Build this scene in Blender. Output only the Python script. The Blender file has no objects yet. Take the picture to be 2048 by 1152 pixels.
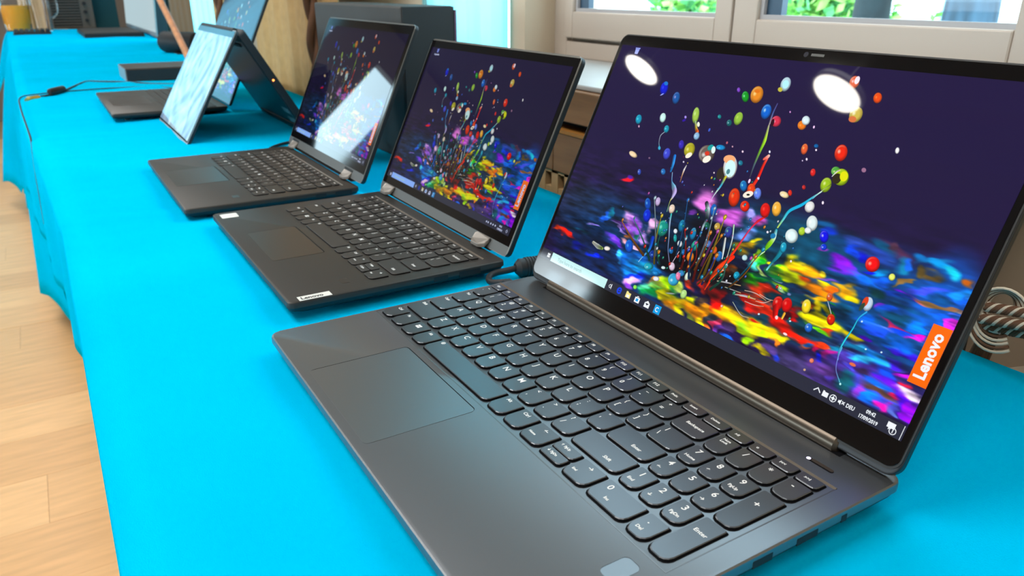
import bpy, bmesh, math, random
import numpy as np
from mathutils import Vector, Matrix, noise

# ---------------------------------------------------------------- camera, world, light, exposure
sc = bpy.context.scene
COL = sc.collection
ZO = 0.7575                                   # height of the front laptop's key tops above the floor (m)
def P(x, y, z): return Vector((x/10, y/10, z/10+ZO))   # measurements were taken in decimetres

cam_d = bpy.data.cameras.new('camera'); cam = bpy.data.objects.new('camera', cam_d); COL.objects.link(cam)
cam_d.sensor_width = 36; cam_d.lens = 1508.3/2048*36; cam_d.clip_start = .02; cam_d.clip_end = 200
cam.matrix_world = Matrix(((0.518570, -0.315745, 0.794601, 0.493685), (0.855034, 0.190099, -0.482472, -0.261868), (0.001285, 0.929606, 0.368553, 0.997590), (0, 0, 0, 1)))
cam_d.dof.use_dof = True; cam_d.dof.focus_distance = .50; cam_d.dof.aperture_fstop = 15
sc.camera = cam
sc.view_settings.view_transform = 'Standard'; sc.view_settings.look = 'None'
sc.view_settings.exposure = 0; sc.view_settings.gamma = 1; sc.view_settings.use_curve_mapping = False

world = bpy.data.worlds.new('sky'); sc.world = world; world.use_nodes = True
wn = world.node_tree.nodes; wn['Background'].inputs[0].default_value = (.62, .88, 1, 1); wn['Background'].inputs[1].default_value = 6.0

def area(name, loc, rot, sx, sy, power, col):
    l = bpy.data.lights.new(name, 'AREA'); l.shape = 'RECTANGLE'; l.size = sx; l.size_y = sy; l.energy = power; l.color = col
    o = bpy.data.objects.new(name, l); COL.objects.link(o); o.location = loc; o.rotation_euler = rot; return o
R = math.radians
area('daylight_opposite_near', (-1.6, -4.42, 1.3), (R(90), 0, 0), 3.6, .9, 45, (.86, .95, 1))
area('daylight_opposite_far', (-5.6, -4.42, 1.5), (R(90), 0, 0), 1.0, 1.4, 40, (.80, .93, 1))
area('overhead_fill_near', (-1.0, -.95, 2.7), (0, 0, 0), 1.8, .7, 47, (1, .97, .93))  # added fill from above for the near table, no fixture there
area('overhead_fill_far', (-4.2, -.6, 2.7), (0, 0, 0), 2.4, .9, 40, (1, .97, .93))  # invented overhead light that brightens the far tables
area('overhead_fill_right', (1.1, -1.0, 2.7), (0, 0, 0), 1.2, .7, 20, (1, .97, .93))  # extra unseen light that lifts the cloth right of the front laptop
for n_, (loc, rot, sx, sy) in enumerate((((-.315, .64, 1.52), 'w', .91, 1.3), ((-1.01, .64, 1.4), 'w', .365, 1.5), ((-4.2, .64, 1.4), 'w', 1.6, 1.5), ((-6.95, -.97, 1.6), 'e', .84, 1.6), ((-6.95, -2.22, 1.6), 'e', .48, 1.6))):
    po = area('window_portal', loc, (R(-90), 0, 0) if rot == 'w' else (R(90), 0, R(-90)), sx, sy, 1, (1, 1, 1)); po.data.cycles.is_portal = True

# ---------------------------------------------------------------- helpers
def mat(name, col, rough=.6, metal=0, spec=.5, coat=0, nscale=0, namt=.1, bump=0, bscale=200, emis=None, estr=1, stretch=None):
    m = bpy.data.materials.new(name); m.use_nodes = True; nt = m.node_tree; b = nt.nodes['Principled BSDF']
    c = (*col, 1); b.inputs['Base Color'].default_value = c; b.inputs['Roughness'].default_value = rough
    b.inputs['Metallic'].default_value = metal; b.inputs['Specular IOR Level'].default_value = spec; b.inputs['Coat Weight'].default_value = coat
    b.inputs['Coat Roughness'].default_value = .03
    tc = nt.nodes.new('ShaderNodeTexCoord'); mp = nt.nodes.new('ShaderNodeMapping'); nt.links.new(tc.outputs['Object'], mp.inputs[0])
    if stretch: mp.inputs['Scale'].default_value = stretch
    if nscale:
        n = nt.nodes.new('ShaderNodeTexNoise'); n.inputs['Scale'].default_value = nscale; n.inputs['Detail'].default_value = 5
        nt.links.new(mp.outputs[0], n.inputs['Vector'])
        r = nt.nodes.new('ShaderNodeValToRGB'); r.color_ramp.elements[0].position = .3; r.color_ramp.elements[1].position = .7
        r.color_ramp.elements[0].color = tuple(v*(1-namt) for v in col)+(1,); r.color_ramp.elements[1].color = tuple(min(1, v*(1+namt)) for v in col)+(1,)
        nt.links.new(n.outputs['Fac'], r.inputs[0]); nt.links.new(r.outputs[0], b.inputs['Base Color'])
    if bump:
        n = nt.nodes.new('ShaderNodeTexNoise'); n.inputs['Scale'].default_value = bscale; n.inputs['Detail'].default_value = 3
        nt.links.new(mp.outputs[0], n.inputs['Vector']); bp = nt.nodes.new('ShaderNodeBump'); bp.inputs['Strength'].default_value = bump; bp.inputs['Distance'].default_value = .002
        nt.links.new(n.outputs['Fac'], bp.inputs['Height']); nt.links.new(bp.outputs[0], b.inputs['Normal'])
    if emis: b.inputs['Emission Color'].default_value = (*emis, 1); b.inputs['Emission Strength'].default_value = estr
    return m
def clear_glass(name, tint=(1, 1, 1)):
    m = bpy.data.materials.new(name); m.use_nodes = True; nt = m.node_tree; nt.nodes.remove(nt.nodes['Principled BSDF'])
    t = nt.nodes.new('ShaderNodeBsdfTransparent'); t.inputs[0].default_value = (*tint, 1); g = nt.nodes.new('ShaderNodeBsdfGlossy'); g.inputs['Roughness'].default_value = .02
    f = nt.nodes.new('ShaderNodeFresnel'); f.inputs[0].default_value = 1.45; x = nt.nodes.new('ShaderNodeMixShader')
    ge = nt.nodes.new('ShaderNodeNewGeometry'); ma = nt.nodes.new('ShaderNodeMath'); ma.operation = 'SUBTRACT'; ma.use_clamp = True; nt.links.new(f.outputs[0], ma.inputs[0]); nt.links.new(ge.outputs['Backfacing'], ma.inputs[1])
    nt.links.new(ma.outputs[0], x.inputs[0]); nt.links.new(t.outputs[0], x.inputs[1]); nt.links.new(g.outputs[0], x.inputs[2]); nt.links.new(x.outputs[0], nt.nodes['Material Output'].inputs[0]); return m
def s2l(h): return tuple(((int(h[i:i+2], 16)/255+.055)/1.055)**2.4 if int(h[i:i+2], 16) > 10 else int(h[i:i+2], 16)/255/12.92 for i in (0, 2, 4))

ORG = {}
def thing(name, label, cat, loc, group=None):
    o = bpy.data.objects.new(name, None); COL.objects.link(o); o.location = loc; o['label'] = label; o['category'] = cat
    if group: o['group'] = group
    o.empty_display_size = .05; ORG[o.name] = Vector(loc); return o
def obj(name, bm, m, parent=None, smooth=False, bevel=0, seg=2):
    """bm is in world metres; the mesh is moved into the frame of its thing"""
    me = bpy.data.meshes.new(name)
    if isinstance(bm, bmesh.types.BMesh):
        bmesh.ops.recalc_face_normals(bm, faces=bm.faces); bm.to_mesh(me); bm.free()
    else: me.from_pydata([tuple(v) for v in bm[0]], [], bm[1])
    for mm in (m if isinstance(m, (list, tuple)) else [m]): me.materials.append(mm)
    o = bpy.data.objects.new(name, me); COL.objects.link(o)
    if parent:
        o.parent = parent; root = parent
        while root.parent: root = root.parent
        me.transform(Matrix.Translation(-ORG[root.name]))
    if smooth:
        for p in me.polygons: p.use_smooth = True
        if smooth is not True: me.set_sharp_from_angle(angle=math.radians(smooth))
    if bevel:
        md = o.modifiers.new('bevel', 'BEVEL'); md.width = bevel; md.segments = seg; md.limit_method = 'ANGLE'; md.angle_limit = R(40)
    return o
def tag(o, label, cat, group=None, kind=None):
    o['label'] = label; o['category'] = cat
    if group: o['group'] = group
    if kind: o['kind'] = kind
    return o
def struct(name, bm, m, **k):
    o = obj(name, bm, m, **k); o['kind'] = 'structure'; return o
def box(bm, a, b, mtx=None):
    """axis box between two corner points (metres)"""
    vs = [bm.verts.new((x, y, z)) for z in (a[2], b[2]) for y in (a[1], b[1]) for x in (a[0], b[0])]
    if mtx:
        for v in vs: v.co = mtx @ v.co
    for f in ((0, 2, 3, 1), (4, 5, 7, 6), (0, 1, 5, 4), (2, 6, 7, 3), (1, 3, 7, 5), (0, 4, 6, 2)): bm.faces.new([vs[i] for i in f])
    return vs
def nb(): return bmesh.new()
def bx(a, b, mtx=None):
    bm = nb(); box(bm, a, b, mtx); return bm
def prism(bm, pts, depth):
    """polygon (list of Vectors) extruded by the vector depth"""
    a = [bm.verts.new(p) for p in pts]; b = [bm.verts.new(Vector(p)+depth) for p in pts]; n = len(pts)
    bm.faces.new(a); bm.faces.new(b[::-1])
    for i in range(n): bm.faces.new((a[i], b[i], b[(i+1) % n], a[(i+1) % n]))
def catmull(pts, n=8):
    pts = [Vector(p) for p in pts]; q = [2*pts[0]-pts[1]]+pts+[2*pts[-1]-pts[-2]]; out = []
    for i in range(1, len(q)-2):
        for k in range(n):
            t = k/n; a, b, c, d = q[i-1:i+3]
            out.append(.5*((2*b)+(c-a)*t+(2*a-5*b+4*c-d)*t*t+(3*b-a-3*c+d)*t**3))
    return out+[pts[-1]]
def tube(bm, pts, rad, seg=10, close=True):
    pts = [Vector(p) for p in pts]; rings = []; up = Vector((0, 0, 1)); prev = None
    for i, p in enumerate(pts):
        t = (pts[min(i+1, len(pts)-1)]-pts[max(i-1, 0)]).normalized()
        if prev is None:
            u = t.cross(up if abs(t.z) < .9 else Vector((1, 0, 0))).normalized()
        else: u = (prev-t*prev.dot(t)).normalized()
        prev = u; v = t.cross(u); r = rad[i] if isinstance(rad, (list, tuple)) else rad
        rings.append([bm.verts.new(p+(u*math.cos(6.28318*k/seg)+v*math.sin(6.28318*k/seg))*r) for k in range(seg)])
    for a, b in zip(rings, rings[1:]):
        for k in range(seg): bm.faces.new((a[k], a[(k+1) % seg], b[(k+1) % seg], b[k]))
    if close: bm.faces.new(rings[0][::-1]); bm.faces.new(rings[-1])
def lathe(bm, c, prof, seg=28, axis=None):
    c = Vector(c); rings = []
    for r, h in prof:
        rings.append([bm.verts.new(c+Vector((r*math.cos(6.28318*k/seg), r*math.sin(6.28318*k/seg), h))) for k in range(seg)])
    for a, b in zip(rings, rings[1:]):
        for k in range(seg): bm.faces.new((a[k], a[(k+1) % seg], b[(k+1) % seg], b[k]))
    bm.faces.new(rings[0][::-1]); bm.faces.new(rings[-1])
def rrect(w, h, r, n=5, r2=None):
    """rounded rectangle outline, counter-clockwise from 0..w, 0..h; r back corners, r2 front corners"""
    r2 = r if r2 is None else r2; pts = []
    for cx, cy, rr, a0 in ((w-r2, r2, r2, -90), (w-r, h-r, r, 0), (r, h-r, r, 90), (r2, r2, r2, 180)):
        for i in range(n+1):
            a = R(a0+90*i/n); pts.append((cx+rr*math.cos(a), cy+rr*math.sin(a)))
    return pts
_tc = {}
def text_mesh(s, size, m, spread=0, font_extrude=.00002):
    k = (s, round(size, 5), m.name, spread)
    if k not in _tc:
        cu = bpy.data.curves.new('legend', 'FONT'); cu.body = s; cu.size = size; cu.align_x = 'LEFT'; cu.align_y = 'TOP'
        cu.extrude = font_extrude; cu.offset = spread; cu.resolution_u = 2
        t = bpy.data.objects.new('legend', cu); COL.objects.link(t)
        dg = bpy.context.evaluated_depsgraph_get(); dg.update(); me = bpy.data.meshes.new_from_object(t.evaluated_get(dg)); me.name = 'legend'
        bpy.data.objects.remove(t); me.materials.clear(); me.materials.append(m); _tc[k] = me
    return _tc[k]

# ---------------------------------------------------------------- materials
M = {}
M['deck'] = mat('iron_grey_metal', (.215, .228, .245), .36, .88, .5)
M['deck2'] = mat('graphite_metal', (.052, .047, .042), .42, .5, .5)
M['lidback'] = mat('dark_teal_metal', (.009, .018, .024), .55, .1)
M['keytop'] = mat('key_plastic', (.130, .138, .150), .31, .8, .5)
M['keytop2'] = mat('key_plastic_brown', (.040, .035, .030), .5, .1, .4)
M['keyside'] = mat('key_gap_black', (.004, .004, .005), .8, 0, .1)
M['legend'] = mat('white_key_print', (.92, .92, .90), .6)
M['glass'] = mat('black_glass', (.004, .003, .003), .06, 0, .5)
M['rubber'] = mat('black_rubber', (.012, .012, .013), .6)
M['chin'] = mat('satin_grey_metal', (.13, .13, .125), .45, .5)
M['hinge'] = mat('hinge_champagne', (.27, .245, .22), .4, .4)
M['bar'] = mat('bronze_hinge_bar', (.09, .072, .055), .30, .8)
M['chrome'] = mat('bright_bevel', (.30, .24, .19), .35, 1)
M['white'] = mat('window_white', (.52, .44, .37), .35, nscale=3, namt=.02)
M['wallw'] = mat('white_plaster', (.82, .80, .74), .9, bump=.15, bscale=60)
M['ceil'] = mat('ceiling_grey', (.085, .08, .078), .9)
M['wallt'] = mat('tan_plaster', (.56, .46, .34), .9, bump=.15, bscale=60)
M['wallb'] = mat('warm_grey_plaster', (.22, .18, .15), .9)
M['sill'] = mat('stone_white_sill', (.40, .42, .42), .4, nscale=12, namt=.05)
M['wood'] = mat('walnut_panel', (.22, .11, .045), .5, nscale=6, namt=.28, stretch=(1, 1, 9), bump=.1)
M['wood2'] = mat('light_oak', (.42, .27, .13), .5, nscale=8, namt=.2, stretch=(8, 1, 1))
M['stick'] = mat('orange_beech', (.62, .24, .08), .5, nscale=20, namt=.2)
M['black'] = mat('matt_black', (.006, .006, .007), .6)
M['dark'] = mat('charcoal_plastic', (.005, .010, .012), .6)
M['caseg'] = mat('case_grey', (.042, .039, .036), .6, nscale=30, namt=.06)
M['tan'] = mat('tan_curtain_cloth', (.52, .32, .13), .95, nscale=40, namt=.08, bump=.3, bscale=900)
M['brown'] = mat('brown_braid', (.13, .06, .03), .9)
M['cream'] = mat('cream_braid', (.62, .54, .42), .9)
M['silver'] = mat('silver_plastic', (.35, .36, .36), .35, .3)
M['gold'] = mat('brass_plug', (.75, .62, .15), .3, 1)
M['slat'] = mat('taupe_grille', (.10, .085, .07), .6)
def glossy_white(): return mat('sticker_white', (.75, .73, .68), .4)
M['sticker'] = glossy_white()
M['ink'] = mat('dark_ink', (.03, .03, .03), .6)
# turquoise table cloth: fine weave
def cloth_mat():
    m = mat('turquoise_tablecloth', (.0, .50, .84), 1, 0, .0, nscale=5, namt=.05, bump=.25, bscale=1600)
    return m
M['cloth'] = cloth_mat()
def screen_mat(name, img, strength, tint=(1, 1, 1)):
    m = mat(name, (.004, .004, .005), .022, 0, .5); nt = m.node_tree; b = nt.nodes['Principled BSDF']
    t = nt.nodes.new('ShaderNodeTexImage'); t.image = img; t.extension = 'EXTEND'; uv = nt.nodes.new('ShaderNodeUVMap')
    nt.links.new(uv.outputs[0], t.inputs[0]); nt.links.new(t.outputs[0], b.inputs['Emission Color']); b.inputs['Emission Strength'].default_value = strength
    return m
def lit(name, col, strength=1):
    m = mat(name, (.004, .004, .004), .06, 0, .5, emis=col, estr=strength); return m

# ---------------------------------------------------------------- room
XL, XR, YN, YW = -6.9, 1.9, -4.5, .533      # far end, near end, opposite wall, window wall
bmf = nb(); box(bmf, (XL-.3, YN-.3, -.06), (XR+.2, .9, -.001)); floor = struct('floor', bmf, M['wood2'])
ORG['floor'] = Vector((0, 0, 0))
plank_cols = [(.80, .46, .19), (.86, .51, .22), (.76, .43, .175)]
planks = [mat('light_laminate', c, .42, nscale=7, namt=.10, stretch=(9, 1, 1)) for c in plank_cols]
random.seed(3)
pm = []
for m in planks:
    me = bpy.data.meshes.new('plank'); b = nb(); box(b, (0, 0, -.012), (.1893, 1.1832, .0005)); bmesh.ops.recalc_face_normals(b, faces=b.faces); b.to_mesh(me); b.free(); me.materials.append(m); pm.append(me)
for i in range(34):
    off = (i*.47) % 1.2
    for j in range(5):
        o = bpy.data.objects.new('plank', pm[random.randrange(3)]); COL.objects.link(o); o.parent = floor
        o.location = (XL+.02+i*.19+.9, -4.6+j*1.184-off+.4, random.uniform(-.0003, .0003))
struct('ceiling', bx((XL, YN, 2.75), (XR, .7, 2.85)), M['ceil'])
def D(a, b): return bx(P(*a), P(*b))            # box from two corners in decimetres
zt = 27.5-7.575; zf = -7.575
# window wall with the niche: opening x -7.7..1.4, z 1.21..14
b = nb()
for a, c in (((-8.25, 5.33, zf), (-7.7, 6.7, zt)), ((-34, 5.33, zf), (-11.9, 6.7, zt)), ((-11.9, 5.33, zf), (-8.25, 6.7, -1)), ((-11.9, 5.33, 14), (-8.25, 6.7, zt)), ((1.4, 5.33, zf), (XR*10, 6.7, zt)), ((-7.7, 5.33, zf), (1.4, 6.7, 1.15)), ((-7.7, 5.33, 14), (1.4, 6.7, zt)), ((XL*10, 5.33, zf), (-50, 6.7, zt)), ((-50, 5.33, zf), (-34, 6.7, -1)), ((-50, 5.33, 14), (-34, 6.7, zt))): box(b, P(*a), P(*c))
struct('wall_window', b, M['wallt'])
# opposite wall with two openings
b = nb()
xs = [XL, -6.1, -5.1, -3.4, .2, XR]
for i in (0, 2, 4): box(b, (xs[i], YN-.2, 0), (xs[i+1], YN, 2.75))
for i in (1, 3): box(b, (xs[i], YN-.2, 0), (xs[i+1], YN, .85)); box(b, (xs[i], YN-.2, 1.75 if i == 3 else 2.2), (xs[i+1], YN, 2.75))
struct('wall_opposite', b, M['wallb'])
for k, i in enumerate((1, 3)):
    w0, w1 = xs[i], xs[i+1]; b = nb(); ztop = 2.2 if i == 1 else 1.75
    for x in (w0, (w0+w1)/2-.03, w1-.06): box(b, (x, YN-.12, .85), (x+.06, YN-.04, ztop))
    for z in (.85, ztop-.06): box(b, (w0, YN-.12, z), (w1, YN-.04, z+.06))
    struct('window_%d' % (k+2), b, M['white'])
b = nb(); ys = [YN, -2.46, -1.98, -1.39, -.55, .533]
for i in (0, 2, 4): box(b, (XL-.2, ys[i], 0), (XL, ys[i+1], 2.75))
for i in (1, 3): box(b, (XL-.2, ys[i], 0), (XL, ys[i+1], .8)); box(b, (XL-.2, ys[i], 2.4), (XL, ys[i+1], 2.75))
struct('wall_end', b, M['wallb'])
struct('wall_near', bx((XR, YN, 0), (XR+.1, .533, 2.75)), M['wallw'])
# main window
w = thing('window_1', 'white window', 'window', P(-3, 6, 8)); del w['label']; del w['category']; w['kind'] = 'structure'
b = nb()
box(b, P(-7.7, 6, 1.2), P(-7.3, 6.6, 14)); box(b, P(1.0, 6, 1.2), P(1.4, 6.6, 14)); box(b, P(-7.3, 6, 1.2), P(1, 6.6, 1.5)); box(b, P(-7.3, 6, 13.7), P(1, 6.6, 14))
box(b, P(-7.3, 6.12, 1.5), P(1, 6.5, 1.58)); obj('outer_frame', b, M['white'], w, bevel=.002)
for x0, x1 in ((-7.27, -3.17), (-3.13, .97)):
    b = nb(); y0 = 5.93
    g0, g1 = (x0+.24, x1-.32) if x0 < -5 else (x0+.42, x1-.3)
    box(b, P(x0, y0, 1.56), P(g0, 6.5, 13.65)); box(b, P(g1, y0, 1.56), P(x1, 6.5, 13.65)); box(b, P(g0, y0, 1.56), P(g1, 6.5, 2.02)); box(b, P(g0, y0, 13.2), P(g1, 6.5, 13.65))
    s = obj('sash', b, M['white'], w, bevel=.0025)
    b = nb()
    box(b, P(g0, 6.0, 2.02), P(g1, 6.06, 2.08)); box(b, P(g0, 6.0, 2.08), P(g0+.06, 6.06, 13.2))
    obj('glazing_bead', b, mat('bead_white', (.42, .41, .42), .3), s)
    b = D((g0, 6.2, 2.05), (g1, 6.22, 13.2)); gm = clear_glass('window_glass')
    obj('pane', b, gm, s)
    b = D((g0+.0, 6.07, 2.08), (g0+.3, 6.18, 13.2)); obj('spacer', b, mat('blue_grey_spacer', (.05, .10, .16), .4), s)
struct('trim_1', D((-12.6, 3.55, 1.14), (1.85, 5.99, 1.21)), M['sill'], bevel=.002)
# second, brightly lit window further along the same wall
for n_, (q0, q1) in enumerate(((-11.9, -8.25), (-50, -34))):
    b = nb()
    for x in (q0, q1-.4): box(b, P(x, 5.9, -1), P(x+.4, 6.4, 14))
    box(b, P(q0, 5.9, -1), P(q1, 6.4, -.6)); box(b, P(q0, 5.9, 13.5), P(q1, 6.4, 14)); struct('window_%d' % (n_+4), b, M['white'])
# wooden cover along the window wall
rc = thing('radiator_cover', 'walnut radiator cover with square vent slots under the white window sill', 'radiator cover', P(-8, 3.6, zf))
wp = []
for i in range(5):
    x0 = -12.6+i*2.9
    obj('panel', D((x0, 3.45, .70), (x0+2.88, 3.65, 1.135)), M['wood'], rc, bevel=.0015)
    obj('panel', D((x0, 3.43, -.02), (x0+2.88, 3.6, .54)), M['wood'], rc, bevel=.0015)
obj('ledge', D((-12.6, 3.42, .54), (1.9, 3.75, .585)), mat('orange_lit_edge', (.35, .15, .03), .4), rc)  # orange light along the ledge is put into its colour
obj('recess', D((-12.6, 3.75, -2.6), (1.9, 3.9, 1.13)), M['black'], rc)
b = nb(); x = -12.6
while x < 1.8:
    box(b, P(x, 3.45, -2.5), P(x+.16, 3.55, -.02)); x += .32
box(b, P(-12.6, 3.46, -2.5), P(1.9, 3.56, -.27)); box(b, P(-12.6, 3.45, -.06), P(1.9, 3.56, -.02)); obj('vent_grille', b, M['wood2'], rc)
# ---------------------------------------------------------------- outside
random.seed(11)
bl = thing('neighbouring_house', 'pale rendered house seen through the window behind the shrubs', 'house', P(30, 130, zf))
obj('wall', D((-200, 130, zf), (60, 140, 26)), mat('pale_render', (.75, .85, .85), .9), bl)  # even pale blue-white wall colour
obj('downpipe', D((-73, 128.5, zf), (-72.2, 129.4, 60)), mat('zinc_pipe', (.25, .5, .6), .5), bl)
leafm = [mat('leaf_green', c, .6) for c in ((.20, .55, .10), (.10, .38, .14), (.42, .72, .18))]
def shrub(name, label, c, rad, n, ms, size, trunk=None):
    t = thing(name, label, 'shrub', P(c[0], c[1], zf)); b = nb()
    for k in range(n):
        v = Vector((random.gauss(0, 1), random.gauss(0, 1), random.gauss(0, 1))).normalized()*random.random()**.4
        p = Vector((c[0]+v.x*rad[0], c[1]+v.y*rad[1], c[2]+v.z*rad[2])); q = Matrix.Rotation(random.random()*6.3, 4, Vector((random.random()-.5, random.random()-.5, random.random()-.5)).normalized())
        s = size*random.uniform(.6, 1.4); L = [q @ Vector(u)*s for u in ((-.5, 0, 0), (0, -.28, .05), (.55, 0, .1), (0, .28, .05))]
        f = b.faces.new([b.verts.new(P(*(p+u))) for u in L]); f.material_index = random.randrange(len(ms))
    me = obj('foliage', b, ms, t); me['kind'] = 'stuff'
    b = nb(); tube(b, [P(c[0], c[1], zf), P(c[0]+1, c[1], c[2]-rad[2]*.3), P(c[0]-1, c[1], c[2]+rad[2]*.3)], [.05, .04, .02], 8); obj('stem', b, mat('bark', (.08, .06, .05), .9), t); return t
shrub('leafy_shrub', 'bright green shrub outside the right part of the left window sash', (-61, 62, 1), (7, 5, 8), 1500, leafm, 1.5)
shrub('leafy_shrub', 'dense green shrub outside the right sash, left of the darker trunk', (-45, 62, 0), (7.5, 5, 8), 2300, leafm, 1.3)
shrub('leafy_shrub', 'sparse yellow-green shrub low between the two trunks outside', (-32.4, 62, -3.4), (2.6, 3, 4.6), 330, leafm[::2]+leafm[2:], 1.2)
def trunk(name, label, x, y, r, m):
    b = nb(); pts = [P(x+.4*math.sin(i), y, zf+i*7) for i in range(10)]; tube(b, pts, [r*(1.1-.04*i)*(1+.05*math.sin(i*2.1)) for i in range(10)], 14)
    tag(obj(name, b, m, smooth=True), label, 'tree')
bk = mat('blue_grey_bark', (.030, .065, .10), .9, nscale=6, namt=.4, stretch=(3, 3, .6))
trunk('tree_trunk', 'thick grey-blue tree trunk outside, right beside the olive curtain', -27.9, 56, .17, bk)
trunk('tree_trunk', 'dark tree trunk outside in the middle of the right sash', -35.9, 56, .13, mat('dark_bark', (.012, .022, .026), .9, nscale=6, namt=.4))

# ---------------------------------------------------------------- tables and table cloths
ZC = -.175
def yfront(x):
    return np.interp(x, [-57, -50, -24.6, -14, -9.4, -5, 7], [-3.85, -3.75, -3.27, -3.08, -2.88, -2.72, -2.72])
def yback(x): return np.interp(x, [-57, -40, -20, 7], [4.0, 3.3, 3.12, 3.06])
folds = [(.3, -.04), (-1.6, .07), (-4.9, .10), (-5.3, -.06), (-11.2, .08), (-20.3, .12), (-6.6, -.04), (-9.2, .08), (-13.7, .06), (-17.9, .10), (2.1, .04), (4.0, .08), (-26, .12), (-31, .1), (-45, .1)]
def make_cloth(label, x0, x1, corner, over):
    """corner = (xa, xb, ya, yb, zb): where the hanging corner reaches far down"""
    n = int((x1-x0)/.12); xs = np.linspace(x0, x1, n); NY = 26; ND = 12; NB = 5; V = []; F = []; rows = NB+NY+ND
    for x in xs:
        yf, yb = yfront(x), yback(x); col = []
        for k in range(NB): t = 1-k/NB; col.append((x, yb+.02+.04*t+.015*math.sin(x*3)*t, ZC-2.2*t))
        for k in range(NY):
            y = yb+(yf-yb)*k/(NY-1); z = ZC
            for fx, fh in folds:
                d = x-fx-.06*(y+1)*((fx*7) % 3-1); z += fh*.34*math.exp(-(d/.16)**2)*(.5+.5*math.sin(y*1.1+fx*3))
            if 3.3 < x: # loose diagonal folds at the near end
                d = (x*.75+y*.66); z += .045*max(0, math.sin(d*3.1))**3*min(1, (x-3.3)/.8)
            z += .05*noise.noise(Vector((x*.45, y*.35, 0)))+.018*noise.noise(Vector((x*1.3, y*.9, 4)))
            e = min(k, NY-1-k)
            col.append((x, y, z if e else ZC-.02))
        ca, cb, ya, yb2, zb = corner
        if ca <= x <= cb: f = (x-ca)/(cb-ca); yo = ya+(yb2-ya)*f; zz = zb+.25*math.sin(f*3.1)
        else:
            fl, zz = over(x); yo = yf-fl
        for k in range(1, ND+1):
            t = k/ND; w = .035*t*math.sin(x*1.9)+.02*t*math.sin(x*4.3+1)
            if x > -4: w *= .0
            col.append((x+.03*t*math.sin(x*5), yf+(yo-yf)*(t**.8)-.03*min(1, t*5)-(w if not ca <= x <= cb else w*.4), ZC+(zz-ZC)*t))
        V += [P(*c) for c in col]
    for i in range(n-1):
        for j in range(rows-1):
            a = i*rows+j; F.append((a, a+1, a+rows+1, a+rows))
    o = obj('tablecloth', (V, F), M['cloth'], smooth=True)
    o.modifiers.new('thick', 'SOLIDIFY').thickness = -.0012
    return tag(o, label, 'tablecloth')
make_cloth('turquoise cloth under the four nearest laptops, covering the near table', -21.5, 6.8, (-21.5, -18.2, -3.85, -3.08, -6.5), lambda x: (np.interp(x, [-18, -9, -5, -2], [.20, .10, .04, .0]), -2.0))
make_cloth('turquoise cloth of the second table, beyond the low black dock', -39.4, -21.45, (-39.4, -36.2, -5.1, -4.3, -6.5), lambda x: (np.interp(x, [-36, -21.5], [.7, .42]), -6.2))
make_cloth('turquoise cloth of the farthest table, under the juice pitcher and number pad', -57, -39.35, (-57, -56, -5.2, -5, -4), lambda x: (.4, -2.4))
for x0, x1, lb in ((-21.2, 6.5, 'near folding table hidden under a turquoise cloth, one foot showing'), (-39.2, -21.8, 'middle folding table hidden under a turquoise cloth'), (-56.6, -39.7, 'farthest folding table hidden under a turquoise cloth')):
    yb = min(yback(x0), yback(x1))-.1; yf = max(yfront(x0), yfront(x1))+.1
    t = thing('folding_table', lb, 'table', P((x0+x1)/2, 0, zf))
    obj('tabletop', D((x0, yf, ZC-.35), (x1, yb, ZC-.06)), M['wood2'], t)
    for x in (x0+2, x1-2):
        for y in (yf+.35, yb-.5):
            b = nb(); box(b, P(x-.15, y-.15, zf), P(x+.15, y+.15, ZC-.35)); l = obj('leg', b, M['dark'], t)
            b = nb(); box(b, P(x-.4, y-.2, zf), P(x+.4, y+.2, zf+.25)); obj('foot', b, M['black'], l)

# ---------------------------------------------------------------- curtains
def curtain(label, x0, x1, y, z0, z1, pinch=None, m=None, axis='x', trim=None):
    t = thing('curtain', label, 'curtain', P(*( ((x0+x1)/2, y, z1) if axis == 'x' else (y, (x0+x1)/2, z1))))
    V = []; F = []; n = max(24, int(abs(x1-x0)*14)); nz = 30
    for i in range(n+1):
        f = i/n
        for j in range(nz+1):
            g = j/nz; z = z0+(z1-z0)*g; a = x0+(x1-x0)*f
            if pinch: k = 1-pinch[1]*math.exp(-((z-pinch[0])/2.2)**2); a = pinch[2]+(a-pinch[2])*k
            o = y+.06*math.sin(f*n*.30)+.02*math.sin(f*n*.9+g*3)
            V.append(P(a, o, z) if axis == 'x' else P(o, a, z))
    for i in range(n):
        for j in range(nz): q = i*(nz+1)+j; F.append((q, q+1, q+nz+2, q+nz+1))
    o = obj('fabric', (V, F), m or M['tan'], t, smooth=True); o.modifiers.new('thick', 'SOLIDIFY').thickness = .0015
    for tx in trim or []:
        b = nb(); pts = []
        for j in range(70):
            z = z0+(z1-z0)*j/69; a = tx
            if pinch: k = 1-pinch[1]*math.exp(-((z-pinch[0])/2.2)**2); a = pinch[2]+(a-pinch[2])*k
            pts.append((a, z))
        for ph in (0, math.pi):
            pp = [P(a+.09*math.cos(j*1.1+ph), y-.32+.09*math.sin(j*1.1+ph), z) if axis == 'x' else P(y+.32+.09*math.sin(j*1.1+ph), a+.09*math.cos(j*1.1+ph), z) for j, (a, z) in enumerate(pts)]
            tube(b, catmull(pp, 3), .009, 6)
        obj('braid', b, M['brown'], t, smooth=True)
    return t
curtain('broad tan curtain behind the tent-folded laptop, brown braid down its right side', -21.3, -13.0, 3.62, -7.3, 17, trim=[-14.2])
curtain('narrow tan curtain with dark braid left of the leaning screen behind the tent laptop', -27.6, -23.6, 3.62, -7.3, 17, trim=[-24.9])
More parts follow.
